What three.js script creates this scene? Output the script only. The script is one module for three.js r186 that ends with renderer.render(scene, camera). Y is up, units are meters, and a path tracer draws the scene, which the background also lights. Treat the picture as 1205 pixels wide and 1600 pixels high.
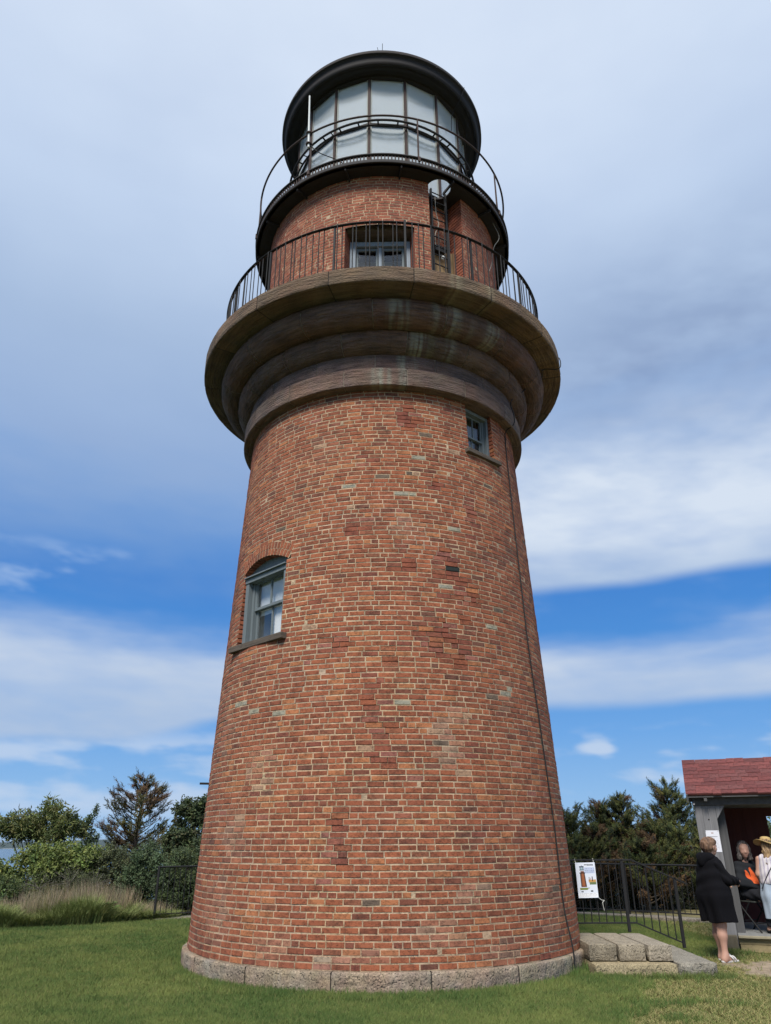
import * as THREE from 'three';
import { mergeGeometries, mergeVertices } from 'three/addons/utils/BufferGeometryUtils.js';
import { ImprovedNoise } from 'three/addons/math/ImprovedNoise.js';
import { MarchingCubes } from 'three/addons/objects/MarchingCubes.js';
import { RoundedBoxGeometry } from 'three/addons/geometries/RoundedBoxGeometry.js';

// ---------------------------------------------------------------- camera, sky, sun, exposure
const scene = new THREE.Scene();
const renderer = new THREE.WebGLRenderer();
renderer.toneMapping = THREE.LinearToneMapping;
renderer.toneMappingExposure = 1.0;
renderer.shadowMap.enabled = true;
const EYE = 1.65, DIST = 12.6, AXIS = -0.047;              // eye height, distance to and offset of the tower's axis
const camera = new THREE.PerspectiveCamera(2 * Math.atan(800 / 1140) * 180 / Math.PI, 771 / 1024, 0.1, 40000);
camera.position.set(0, EYE, 0);
camera.rotation.order = 'YXZ';
camera.rotation.x = Math.atan(510 / 1140);
camera.rotateZ(-0.00465);

const sun = new THREE.DirectionalLight(new THREE.Color(1.0, 0.945, 0.86), 4.3);
{ // high behind the photographer, to the right, behind a bright veil of cloud
  const az = -163 * Math.PI / 180, el = 50 * Math.PI / 180;
  sun.position.set(Math.sin(az) * Math.cos(el), Math.sin(el), -Math.cos(az) * Math.cos(el)).multiplyScalar(60).add(new THREE.Vector3(0, 5, -13));
  sun.target.position.set(0, 5, -13);
  sun.castShadow = true; sun.shadow.radius = 38; sun.shadow.mapSize.set(2048, 2048);
  Object.assign(sun.shadow.camera, { left: -24, right: 24, top: 24, bottom: -24, near: 1, far: 140 });
  scene.add(sun, sun.target);
}

// ---------------------------------------------------------------- numbers
let seed = 7;
const rnd = () => { seed = (seed + 0x6d2b79f5) | 0; let t = Math.imul(seed ^ (seed >>> 15), 1 | seed); t = (t + Math.imul(t ^ (t >>> 7), 61 | t)) ^ t; return ((t ^ (t >>> 14)) >>> 0) / 4294967296; };
const rr = (a, b) => a + (b - a) * rnd();
const gauss = () => (rnd() + rnd() + rnd() - 1.5) / 0.75;
const clamp = (x, a = 0, b = 1) => Math.min(b, Math.max(a, x));
const sst = (a, b, x) => { const t = clamp((x - a) / (b - a)); return t * t * (3 - 2 * t); };
const mix = (a, b, t) => a + (b - a) * t;
const mix3 = (a, b, t) => [mix(a[0], b[0], t), mix(a[1], b[1], t), mix(a[2], b[2], t)];
const RAD = Math.PI / 180;
const perlin = new ImprovedNoise();
const pn = (x, y, z) => perlin.noise(x + 37.3, y + 11.7, z + 5.1);
const fbm = (x, y, z, n = 4) => { let s = 0, a = 0.5, f = 1; for (let i = 0; i < n; i++) { s += a * pn(x * f, y * f, z * f); f *= 2.03; a *= 0.5; } return s; };
const lin = (v) => { v /= 255; return v <= 0.04045 ? v / 12.92 : Math.pow((v + 0.055) / 1.055, 2.4); };
const L3 = (r, g, b) => [lin(r), lin(g), lin(b)];
const ramp = (stops, x) => { for (let i = 1; i < stops.length; i++) if (x <= stops[i][0]) { const t = clamp((x - stops[i - 1][0]) / (stops[i][0] - stops[i - 1][0])); return Array.isArray(stops[i][1]) ? mix3(stops[i - 1][1], stops[i][1], t) : mix(stops[i - 1][1], stops[i][1], t); } return stops[stops.length - 1][1]; };

// ---------------------------------------------------------------- sky: blue air, a high veil, two broken decks of cloud
function skyTexture() {
  const W = 4096, H = 2048, data = new Float32Array(W * H * 4);
  const blue = [[0, L3(160, 197, 234)], [3, L3(142, 187, 233)], [7, L3(112, 168, 229)], [12, L3(84, 148, 219)], [18, L3(70, 133, 209)], [26, L3(98, 149, 211)], [40, L3(104, 150, 208)], [90, L3(104, 150, 208)]];
  const veil = [[0, L3(150, 180, 220)], [20, L3(136, 168, 214)], [28, L3(152, 178, 217)], [36, L3(170, 192, 223)], [45, L3(194, 212, 238)], [54, L3(212, 226, 246)], [62, L3(219, 231, 248)], [90, L3(222, 233, 249)]];
  const edge = [[-180, 7.6], [-60, 7.0], [-27, 6.3], [-19, 6.4], [-12.7, 7.9], [0, 8.5], [13, 8.7], [27, 8.7], [60, 8.2], [180, 7.6]];
  const big = [[-180, 0.5], [-75, 0.6], [-45, 0.1], [-30, 0.0], [4, 0.0], [11, 1], [33, 1], [60, 0.7], [110, 0.4], [180, 0.5]];
  for (let j = 0; j < H; j++) {
    const e = ((j + 0.5) / H - 0.5) * 180;
    const ce = Math.cos(e * RAD);
    for (let i = 0; i < W; i++) {
      const o = (j * W + i) * 4;
      let c;
      if (e < -1) c = L3(110, 130, 120);
      else {
        const phi = ((i + 0.5) / W - 0.5) * 2 * Math.PI, x = Math.cos(phi), z = Math.sin(phi);
        const a = Math.atan2(x, -z) / RAD;
        // two noises: rounded billows and drawn-out streaks
        const dx = x * ce, dz = z * ce, dy = Math.sin(e * RAD);
        const soft = fbm(dx * 3.2, dy * 6.5, dz * 3.2, 5), wisp = fbm(dx * 5 + 3, dy * 26, dz * 5, 5), fine = fbm(dx * 15, dy * 40 + dx * 6, dz * 15, 4);
        c = ramp(blue, Math.max(0, e));
        // low haze streaks and cloudlets
        let d = sst(0.02, 0.42, wisp + 0.45 * fine + 0.14) * sst(0.5, 2.5, e) * (1 - sst(5.6, 8.2, e)) * 0.72;
        d = Math.max(d, 0.8 * sst(0.1, 0.55, 1 - Math.hypot((a - 15.6) / 2.7, (e - 5.9 + 0.08 * (a - 15.6)) / 1.35) + 0.9 * wisp + 0.6 * fine));
        c = mix3(c, L3(198, 214, 236), d);
        // lower deck: a crisp flat base, a ragged top
        const base = ramp(edge, a) + 0.9 * soft + 0.25 * wisp, top = 13.9 + 3.2 * soft + 1.6 * wisp + (a < 0 ? 0.6 : -0.1);
        d = sst(base - 0.35, base + 0.75, e) * (1 - sst(top - 3.0, top + 1.3, e));
        d *= 0.84 + 0.35 * wisp + 0.2 * fine;
        c = mix3(c, mix3(L3(176, 196, 224), L3(198, 212, 232), sst(7, 12.5, e + 3 * soft)), clamp(d));
        // thin drawn streaks in the blue gap
        d = sst(0.06, 0.5, 0.8 * wisp + 0.6 * fine) * sst(14.5, 16, e) * (1 - sst(18.5, 21, e)) * (a < 6 ? 0.6 : 0.1);
        c = mix3(c, L3(176, 201, 235), d);
        // upper bank to the right: flat base, billowing top
        const b2 = 17.35 + 0.7 * soft + 0.2 * wisp, cover = ramp(big, a), t2 = mix(19, 27.5, cover) + 7 * soft + 1.5 * fine;
        d = cover * sst(b2 - 0.3, b2 + 0.8, e) * (1 - sst(t2 - 5.5, t2 + 3.5, e)) * (0.93 + 0.4 * wisp + 0.25 * fine);
        const white = mix3(L3(176, 197, 226), L3(214, 226, 242), sst(17.2, 22.5, e + 3.5 * soft));
        // high veil
        const v0 = (a < 8 ? 20 : 24) + 5.5 * soft + 3.4 * wisp + 1.6 * fine;
        const dv = sst(v0 - 5.5, v0 + 10, e) * (0.97 + 0.15 * soft);
        let vc = ramp(veil, e);
        const grey = (a > 0 && a < 100 ? sst(8, 24, a) : 0) * sst(22, 28, e) * (1 - sst(31, 45, e));
        vc = mix3(vc, L3(140, 161, 197), 0.9 * grey * clamp(0.8 - 1.4 * soft + 0.9 * fine));
        const m = 1 + 0.07 * soft + 0.02 * wisp;
        c = mix3(c, [vc[0] * m, vc[1] * m, vc[2] * mix(1, m, 0.8)], clamp(dv));
        c = mix3(c, white, clamp(d));
      }
      data[o] = c[0]; data[o + 1] = c[1]; data[o + 2] = c[2]; data[o + 3] = 1;
    }
  }
  const t = new THREE.DataTexture(data, W, H, THREE.RGBAFormat, THREE.FloatType);
  t.mapping = THREE.EquirectangularReflectionMapping; t.magFilter = THREE.LinearFilter; t.needsUpdate = true;
  return t;
}
scene.background = scene.environment = skyTexture();

// ---------------------------------------------------------------- textures: grain only, tiling
function tileTexture(size, fn, color) {           // fn(u, v) with u, v in 0..1 returns a grey or [r, g, b], 0..1
  const d = new Uint8Array(size * size * 4);
  for (let j = 0; j < size; j++) for (let i = 0; i < size; i++) {
    let c = fn((i + 0.5) / size, (j + 0.5) / size); if (!Array.isArray(c)) c = [c, c, c];
    const o = (j * size + i) * 4; for (let k = 0; k < 3; k++) d[o + k] = clamp(c[k]) * 255; d[o + 3] = 255;
  }
  const t = new THREE.DataTexture(d, size, size, THREE.RGBAFormat);
  t.wrapS = t.wrapT = THREE.RepeatWrapping; t.magFilter = THREE.LinearFilter; t.needsUpdate = true;
  if (color) t.colorSpace = THREE.SRGBColorSpace;
  return t;
}
const hash = (i, j, s) => { let h = Math.imul(i, 374761393) ^ Math.imul(j, 668265263) ^ Math.imul(s + 1, 1274126177); h = Math.imul(h ^ (h >>> 13), 1274126177); return ((h ^ (h >>> 16)) >>> 0) / 4294967296; };
function vnoise(u, v, fx, fy, s) {                // value noise that tiles over 0..1
  const x = u * fx, y = v * fy, i = Math.floor(x), j = Math.floor(y), a = x - i, b = y - j, p = a * a * (3 - 2 * a), q = b * b * (3 - 2 * b), m = (k, n) => ((k % n) + n) % n;
  const A = hash(m(i, fx), m(j, fy), s), B = hash(m(i + 1, fx), m(j, fy), s), C = hash(m(i, fx), m(j + 1, fy), s), D = hash(m(i + 1, fx), m(j + 1, fy), s);
  return mix(mix(A, B, p), mix(C, D, p), q);
}
const vf = (u, v, fx, fy, s, n) => { let t = 0, a = 0.5, w = 0; for (let k = 0; k < n; k++) { t += a * vnoise(u, v, fx << k, fy << k, s + k * 7); w += a; a *= 0.55; } return t / w; };
const rep = (t, r) => { const c = t.clone(); c.repeat.set(r, r); c.needsUpdate = true; return c; };
const T = {};
T.grain = tileTexture(512, (u, v) => 0.86 + 0.85 * (vf(u, v, 16, 16, 1, 5) - 0.5) + 0.5 * (vf(u, v, 6, 6, 9, 3) - 0.5) - 0.35 * sst(0.68, 0.8, vf(u, v, 40, 40, 19, 2)) + 0.3 * sst(0.7, 0.82, vf(u, v, 26, 30, 29, 3)));
T.pit = tileTexture(512, (u, v) => 0.25 + 0.75 * vf(u, v, 24, 24, 3, 5) - 0.5 * sst(0.66, 0.8, vf(u, v, 30, 30, 21, 2)));
T.speck = tileTexture(512, (u, v) => { const n = vf(u, v, 64, 64, 5, 3), m = vf(u, v, 110, 110, 17, 2), b = vf(u, v, 6, 6, 31, 4); const g = 0.66 + 0.3 * (b - 0.5) + 0.45 * (n - 0.5) - 0.42 * sst(0.62, 0.74, m) + 0.2 * sst(0.66, 0.78, n); return [g * 1.02, g, g * 0.96]; });
T.bed = tileTexture(1024, (u, v) => { const w = v + 0.035 * (vf(u, v, 4, 4, 2, 3) - 0.5); return 0.15 + 0.85 * (0.55 * vf(u, w, 5, 48, 8, 4) + 0.45 * vf(u, v, 40, 60, 4, 4)); });
T.bedTone = tileTexture(1024, (u, v) => { const w = v + 0.035 * (vf(u, v, 4, 4, 2, 3) - 0.5); return 0.62 + 0.95 * (vf(u, w, 4, 40, 8, 4) - 0.5) + 0.5 * (vf(u, v, 5, 5, 41, 5) - 0.5) + 0.2 + 0.2 * (vf(u, v, 60, 60, 51, 3) - 0.5); });
T.wood = tileTexture(512, (u, v) => { const w = u + 0.02 * (vf(u, v, 3, 3, 2, 2) - 0.5); return 0.8 + 0.5 * (vf(w, v, 60, 3, 6, 4) - 0.5) + 0.3 * (vf(u, v, 4, 3, 16, 4) - 0.5); });
T.soil = tileTexture(1024, (u, v) => 0.72 + 0.6 * (vf(u, v, 24, 24, 7, 5) - 0.5) + 0.35 * (vf(u, v, 5, 5, 77, 3) - 0.5));
T.rust = tileTexture(512, (u, v) => { const m = sst(0.5, 0.68, vf(u, v, 9, 9, 12, 5)), g = 0.85 + 0.35 * (vf(u, v, 30, 30, 3, 4) - 0.5); return mix3([g, g, g], [g * 1.0, g * 0.74, g * 0.58], 0.8 * m); });

const std = (rgb, o = {}) => { const m = new THREE.MeshStandardMaterial({ roughness: 0.9, ...o }); m.color.setRGB(...rgb); return m; };
const M = {
  brick: new THREE.MeshStandardMaterial({ vertexColors: true, roughness: 0.96, map: T.grain, bumpMap: T.pit, bumpScale: 0.004 }),
  mortar: new THREE.MeshStandardMaterial({ vertexColors: true, roughness: 1, map: T.grain, bumpMap: T.pit, bumpScale: 0.004 }),
  granite: new THREE.MeshStandardMaterial({ vertexColors: true, roughness: 0.95, map: T.speck, bumpMap: T.pit, bumpScale: 0.02 }),
  sandstone: new THREE.MeshStandardMaterial({ vertexColors: true, roughness: 0.95, map: T.bedTone, bumpMap: T.bed, bumpScale: 0.04 }),
  iron: std([0.020, 0.017, 0.018], { roughness: 0.8, map: T.rust, bumpMap: T.grain, bumpScale: 0.002 }),
  ironRust: std([0.060, 0.036, 0.030], { roughness: 0.8, map: T.rust, bumpMap: T.grain, bumpScale: 0.002 }),
  black: std([0.007, 0.007, 0.008], { roughness: 0.75 }),
  frame: std([0.175, 0.21, 0.225], { roughness: 0.75, map: T.wood }),
  frameLight: std([0.28, 0.34, 0.40], { roughness: 0.7, map: T.wood }),
  glass: new THREE.MeshPhysicalMaterial({ color: 0xffffff, transmission: 1, thickness: 0, roughness: 0.04, ior: 1.5 }),
  oldGlass: new THREE.MeshPhysicalMaterial({ color: 0xf0f5f7, transmission: 0.68, thickness: 0, roughness: 0.07, ior: 1.6 }),
  white: std([0.72, 0.74, 0.72], { roughness: 0.8 }),
  blind: std([0.62, 0.65, 0.64], { roughness: 0.95 }),
  dark: std([0.03, 0.03, 0.03], { roughness: 1 }),
};

// ---------------------------------------------------------------- builders
const taken = new Map();
const numbered = (name) => { const n = taken.get(name) ?? 0; taken.set(name, n + 1); return n ? `${name}_${String(n).padStart(3, '0')}` : name; };
function tag(o, label, category, group, kind) { o.userData.label = label; o.userData.category = category; if (group) o.userData.group = group; if (kind) o.userData.kind = kind; return o; }
function thing(name, label, category, [x, y, z] = [0, 0, 0], turn = 0, group) { const g = new THREE.Group(); g.name = numbered(name); g.position.set(x, y, z); g.rotation.y = turn; scene.add(g); return tag(g, label, category, group); }
function part(name, geo, mat, parent) { const m = new THREE.Mesh(geo, mat); m.name = name; parent.add(m); return m; }
function node(name, parent) { const g = new THREE.Group(); g.name = name; parent.add(g); return g; }
function struct(name, geo, mat, label) { const m = new THREE.Mesh(geo, mat); m.name = name; m.userData.kind = 'structure'; if (label) m.userData.label = label; scene.add(m); return m; }
const at = (g, x, y, z, rx = 0, ry = 0, rz = 0) => { if (rx) g.rotateX(rx); if (rz) g.rotateZ(rz); if (ry) g.rotateY(ry); return g.translate(x, y, z); };
const box = (w, h, d, x = 0, y = 0, z = 0, b = 0.004) => new RoundedBoxGeometry(w, h, d, 1, Math.min(b, w / 3, h / 3, d / 3)).translate(x, y, z);
const V = (x, y, z) => new THREE.Vector3(x, y, z);
function bar(a, b, r, n = 6, r2 = r) {             // a rod between two points
  const A = V(...a), B = V(...b), d = B.clone().sub(A), g = new THREE.CylinderGeometry(r2, r, d.length(), n);
  g.applyQuaternion(new THREE.Quaternion().setFromUnitVectors(V(0, 1, 0), d.normalize())); const m = A.add(B).multiplyScalar(0.5); return g.translate(m.x, m.y, m.z);
}
function beam(a, b, w, t) {                        // a square bar between two points
  const A = V(...a), B = V(...b), d = B.clone().sub(A), g = box(w, d.length(), t, 0, 0, 0, 0.003);
  g.applyQuaternion(new THREE.Quaternion().setFromUnitVectors(V(0, 1, 0), d.normalize())); const m = A.add(B).multiplyScalar(0.5); return g.translate(m.x, m.y, m.z);
}
const tube = (pts, r, n = 24, k = 6) => new THREE.TubeGeometry(new THREE.CatmullRomCurve3(pts.map((p) => V(...p))), n, r, k);
const ring = (R, r, H, seg = 160, k = 8, scaleY = 1) => new THREE.TorusGeometry(R, r, k, seg).rotateX(Math.PI / 2).scale(1, scaleY, 1).translate(0, H, 0);
const lathe = (prof, seg = 128, a0 = 0, a1 = Math.PI * 2) => new THREE.LatheGeometry(prof.map(([r, h]) => new THREE.Vector2(r, h)), seg, a0, a1 - a0);
const merge = (list) => mergeGeometries(list.map((g) => { const h = g.index ? g.toNonIndexed() : g; for (const k of Object.keys(h.attributes)) if (!['position', 'normal', 'uv'].includes(k)) h.deleteAttribute(k); return h; }));
class Faces {                                      // flat quads with uv and colour
  constructor() { this.p = []; this.u = []; this.c = []; }
  tri(a, b, c, ua, ub, uc, col) { this.p.push(...a, ...b, ...c); this.u.push(...ua, ...ub, ...uc); for (let i = 0; i < 3; i++) this.c.push(...col); }
  quad(a, b, c, d, ua, ub, uc, ud, col) { this.tri(a, b, c, ua, ub, uc, col); this.tri(a, c, d, ua, uc, ud, col); }
  geo() {
    const g = new THREE.BufferGeometry(); g.setAttribute('position', new THREE.Float32BufferAttribute(this.p, 3)); g.setAttribute('uv', new THREE.Float32BufferAttribute(this.u, 2));
    if (this.c.length) g.setAttribute('color', new THREE.Float32BufferAttribute(this.c, 3)); g.computeVertexNormals(); return g;
  }
}
// ================================================================ the lighthouse
const tower = thing('lighthouse', 'tall tapering red brick lighthouse with brownstone cornice and dark iron lantern', 'lighthouse', [AXIS, 0, -DIST]);
const PT = (th, H, r) => [r * Math.sin(th * RAD), H, r * Math.cos(th * RAD)];
const Rtower = (H) => 2.87 - (H - 0.25) * 0.37 / 8.1;
const COURSE = 0.0732, JOINT = 0.0148;

// patches of other matter seen on the wall: [angle, height, half angle, half height]
const WORN = [[21, 5.3, 7, 0.55], [10, 7.8, 5, 0.35], [-15, 4.1, 7, 0.22], [2, 3.95, 6, 0.3], [0.3, 2.8, 6, 0.5], [18, 6.6, 5, 0.22], [-8, 5.9, 5, 0.25], [16, 4.3, 8, 0.5], [27, 4.8, 5, 0.5], [-11, 1.6, 5, 0.5], [-2, 3.3, 4, 0.5], [6, 5.4, 4, 0.4], [32, 6.2, 4, 0.4], [-22, 4.7, 4, 0.14], [-5, 7.0, 4, 0.2], [24, 4.0, 5, 0.3]];
const PATCH = [[30.4, 6.22, 1.6, 0.035], [24.3, 5.95, 1.3, 0.035], [27.5, 6.05, 1.2, 0.03], [19.4, 4.97, 1.7, 0.035], [10.3, 6.46, 1.6, 0.03], [6.1, 6.43, 1.3, 0.03], [-31.8, 3.26, 3.0, 0.035], [4.9, 3.28, 2.1, 0.035], [13, 7.09, 1.2, 0.03], [-48, 3.43, 3.0, 0.035], [-11.5, 6.59, 1.2, 0.03], [41, 3.55, 2.4, 0.05], [38, 4.5, 1.6, 0.04], [16, 3.05, 1.7, 0.03], [-44, 3.3, 2, 0.03]];
const PALE = [[-37, 2.5, 7, 0.45, 0.5], [18, 2.8, 5, 0.42, 0.62], [22, 3.15, 4, 0.15, 0.6], [40, 3.5, 5, 0.3, 0.4], [-46, 1.7, 8, 0.5, 0.34], [-14, 0.36, 7, 0.09, 0.8], [-3, 0.42, 9, 0.12, 0.3], [14, 0.62, 8, 0.22, 0.5], [22, 1.05, 6, 0.25, 0.45], [9, 5.9, 8, 0.3, 0.22], [-50, 0.8, 10, 0.5, 0.34], [30, 0.4, 9, 0.16, 0.4], [-28, 0.45, 10, 0.2, 0.35], [50, 1.0, 10, 0.8, 0.25], [-58, 3.2, 8, 0.6, 0.2], [-20, 7.3, 12, 0.5, 0.14]];
const inPatch = (list, th, H) => list.some(([a, h, w, d]) => Math.abs(th - a) < w && Math.abs(H - h) < d);
const wornAt = (th, H) => { let m = 0; for (const [a, h, w, d] of WORN) m = Math.max(m, 1 - Math.hypot((th - a) / w, (H - h) / d)); return clamp(m * 1.9 + 0.9 * fbm(th * 0.16, H * 2.6, 3, 3) - 0.1); };
const paleAt = (th, H) => { let m = 0; for (const [a, h, w, d, s] of PALE) m = Math.max(m, s * sst(0, 0.7, 1 - Math.hypot((th - a) / w, (H - h) / d) + 0.9 * fbm(th * 0.3, H * 4, 8, 3))); return m; };
const TONES = [[[0.335, 0.104, 0.048], 36], [[0.295, 0.090, 0.043], 36], [[0.255, 0.078, 0.040], 20], [[0.205, 0.068, 0.040], 7], [[0.40, 0.150, 0.064], 11], [[0.25, 0.090, 0.048], 4], [[0.17, 0.066, 0.042], 2]];
const pickTone = (bias) => { let s = 0; const w = TONES.map(([, k], i) => { const q = k * Math.exp(bias * [0.5, 0, -0.4, -0.9, 0.9, -0.2, -1][i]); s += q; return q; }); let x = rnd() * s; for (let i = 0; i < w.length; i++) if ((x -= w[i]) < 0) return TONES[i][0]; return TONES[0][0]; };
function brickColour(th, H, upper) {
  let c = pickTone(2.6 * fbm(th * 0.05, H * 0.7, 1, 3)).slice();
  const k = 1 + 0.09 * gauss(); c = c.map((v) => v * k);
  if (upper) return mix3(c, [0.36, 0.115, 0.075], 0.45);
  const w = wornAt(th, H);
  if (rnd() < 0.95 * w) c = mix3(c, rnd() < 0.25 ? [0.30, 0.12, 0.10] : [0.20, 0.058, 0.043], rr(0.3, 0.7));
  const p = clamp(1.25 * paleAt(th, H) * rr(0.45, 1.2)); c = mix3(c, rnd() < 0.3 ? [0.36, 0.27, 0.19] : [0.42, 0.22, 0.15], p);
  if (rnd() < 0.006) c = rnd() < 0.5 ? [0.15, 0.105, 0.075] : [0.40, 0.24, 0.15];
  if (Math.abs(th - 24.3) < 1.3 && Math.abs(H - 5.262) < 0.034) return [0.018, 0.024, 0.022];
  if (inPatch(PATCH, th, H)) c = mix3([0.36, 0.33, 0.24], [0.30, 0.28, 0.22], rnd());
  return c;
}
const MORTAR = [0.52, 0.375, 0.245];
function addBrick(F, a, b, h0, h1, R, proud, deep, col, o = [0, 0, 0]) {
  const rm = R((h0 + h1) / 2), mm = 57.3 / rm / 1000, j = (s) => s * gauss();
  const e = 2.4 * mm, ev = 0.0022, tilt = 0.0016 * gauss();
  const P = (t, h, r) => { const q = PT(t, h, r); return [q[0] - o[0], q[1] - o[1], q[2] - o[2]]; };
  const f = [[a + e + j(1.6) * mm, h0 + ev + j(0.0012)], [b - e + j(1.6) * mm, h0 + ev + j(0.0012)], [b - e + j(1.6) * mm, h1 - ev + j(0.0012)], [a + e + j(1.6) * mm, h1 - ev + j(0.0012)]];
  const g = [[a, h0], [b, h0], [b, h1], [a, h1]];
  const uo = rnd() * 7, vo = rnd() * 7, uv = ([t, h]) => [t * RAD * rm * 2.6 + uo, h * 2.6 + vo];
  const front = f.map(([t, h], i) => P(t, h, R(h) + proud + (i === 0 || i === 3 ? tilt : -tilt))), mid = g.map(([t, h]) => P(t, h, R(h) + proud - 0.0032)), back = g.map(([t, h]) => P(t, h, R(h) - deep));
  F.quad(...front, ...f.map(uv), col);
  for (let i = 0; i < 4; i++) {
    const k = (i + 1) % 4;
    F.quad(mid[i], mid[k], front[k], front[i], uv(g[i]), uv(g[k]), uv(f[k]), uv(f[i]), col);
    const d = (q) => { const [x, y] = uv(q); return [x + 0.2, y + deep * 2.6]; };
    F.quad(back[i], back[k], mid[k], mid[i], d(g[i]), d(g[k]), uv(g[k]), uv(g[i]), col);
  }
}
let bricksLeft = 300;
function layWall({ H0, courses, R, openings = [], range = [-180, 180], upper = false, deepCut = 0.13, onBrick, wall, joints }) {
  const F = new Faces(), G = new Faces();
  for (let c = 0; c < courses; c++) {
    const b0 = H0 + c * COURSE, b1 = b0 + COURSE, hm = (b0 + b1) / 2, r = R(hm), mm = 57.3 / r / 1000, span = range[1] - range[0];
    const lens = []; let s = 0; const full = span * RAD * r, header = c % 7 === 3 ? 0.5 : 0.13;
    if (c % 2) { lens.push(0.1); s += 0.1; }
    while (s < full - 0.12) { const l = (rnd() < header ? 0.113 : 0.225) + 0.005 * gauss(); lens.push(l); s += l; }
    const k = full / s; let t = range[0] + (c * 1.3) % 2.2;
    const cuts = openings.map((f) => f(hm)).filter(Boolean);
    for (const l of lens) {
      const t0 = t, t1 = t + l * k / r / RAD; t = t1;
      let pieces = [[t0, t1, 0, 0]];
      for (const [p, q] of cuts) pieces = pieces.flatMap(([x, y, u, w]) => y <= p || x >= q ? [[x, y, u, w]] : [...(x < p ? [[x, p, u, 1]] : []), ...(y > q ? [[q, y, 1, w]] : [])]);
      for (const [x, y, u, w] of pieces) {
        const narrow = y - x < 25 * mm; if (narrow && !(u || w)) continue;
        const tm = (x + y) / 2, worn = upper ? 0 : wornAt(tm, hm), back = Math.abs(tm) > 115;
        const open = worn > 0.3 && rnd() < 0.75 * worn;
        const jl = JOINT * (open ? rr(0.4, 0.8) : rr(0.8, 1.15)), jh = JOINT * 1.22 * (open ? rr(0.4, 0.75) : rr(0.85, 1.1)), proud = 0.0018 * gauss() + (open ? -0.004 * rnd() : 0);
        const col = brickColour(tm, hm, upper);
        const a = x + (u || narrow ? 0 : jl / 2 * 1000 * mm), b = y - (w || narrow ? 0 : jl / 2 * 1000 * mm), d = u || w ? deepCut : 0.02;
        const lift = 0.0014 * gauss();
        if (onBrick && !back && onBrick(a, b, b0 + jh / 2 + lift, b1 - jh / 2 + lift, proud, d, col, c, tm)) { /* built as a part of its own */ }
        else addBrick(F, a, b, b0 + jh / 2 + lift, b1 - jh / 2 + lift, R, proud, d, col);
        const rec = open ? rr(0.012, 0.03) : 0.0022 + 0.004 * rnd() + 0.003 * Math.max(0, fbm(tm * 0.2, hm * 3, 5, 2));
        const mk = (0.86 + 0.22 * rnd()) * (open ? 0.75 : 1), mc = MORTAR.map((v, i) => v * mk * (1 + 0.35 * fbm(tm * 0.1, hm, 9 + i * 0.2, 2)));
        const q = [PT(x, b0, R(b0) - rec), PT(y, b0, R(b0) - rec), PT(y, b1, R(b1) - rec), PT(x, b1, R(b1) - rec)], uv = (th, h) => [th * RAD * r * 2.2, h * 2.2];
        G.quad(...q, uv(x, b0), uv(y, b0), uv(y, b1), uv(x, b1), mc);
      }
    }
  }
  const w = part(wall, F.geo(), M.brick, tower); w.userData.kind = 'stuff'; w.userData.label = upper ? 'red bricks of the upper drum' : 'weathered red bricks of the tapering shaft';
  const j = part(joints, G.geo(), M.mortar, tower); j.userData.label = 'pale tan mortar joints';
  return w;
}
// openings in the shaft: the arched window to the left and the small window under the cornice
const WIN = { th: -45.8, half: 12.1, sill: 4.37, spring: 5.56, rise: 0.135 };
const archTop = (dt, ext) => { const w = WIN.half * RAD * 2.63, Rr = (w * w + WIN.rise * WIN.rise) / (2 * WIN.rise), s = dt * RAD * 2.63, R2 = Rr + ext; return Math.abs(s) > R2 ? 0 : WIN.spring + WIN.rise - Rr + Math.sqrt(R2 * R2 - s * s); };
const archHalf = (H, ext) => { const w = WIN.half * RAD * 2.63, Rr = (w * w + WIN.rise * WIN.rise) / (2 * WIN.rise), dy = H - (WIN.spring + WIN.rise - Rr), R2 = Rr + ext; return R2 <= dy ? 0 : Math.sqrt(R2 * R2 - dy * dy) / 2.63 / RAD; };
const leftWindow = (H) => { if (H < WIN.sill) return null; if (H < WIN.spring) return [WIN.th - WIN.half, WIN.th + WIN.half]; const h = Math.min(archHalf(H, 0.225), WIN.half * 1.14); return h > 0.5 ? [WIN.th - h, WIN.th + h] : null; };
const rightWindow = (H) => (H > 7.45 ? [34.0, 48.6] : null);
layWall({
  H0: 0.262, courses: 111, R: Rtower, openings: [leftWindow, rightWindow], wall: 'brickwork', joints: 'mortar',
  onBrick: (a, b, h0, h1, proud, d, col, c, tm) => {
    if (c > 8 || Math.abs(tm) > 60 || bricksLeft <= 0) return false;
    bricksLeft--;
    const F = new Faces(), o = PT(tm, (h0 + h1) / 2, Rtower(h0)); addBrick(F, a, b, h0, h1, Rtower, proud, d, col, o);
    part('brick', F.geo(), M.brick, tower).position.set(...o);
    return true;
  },
});
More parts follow.
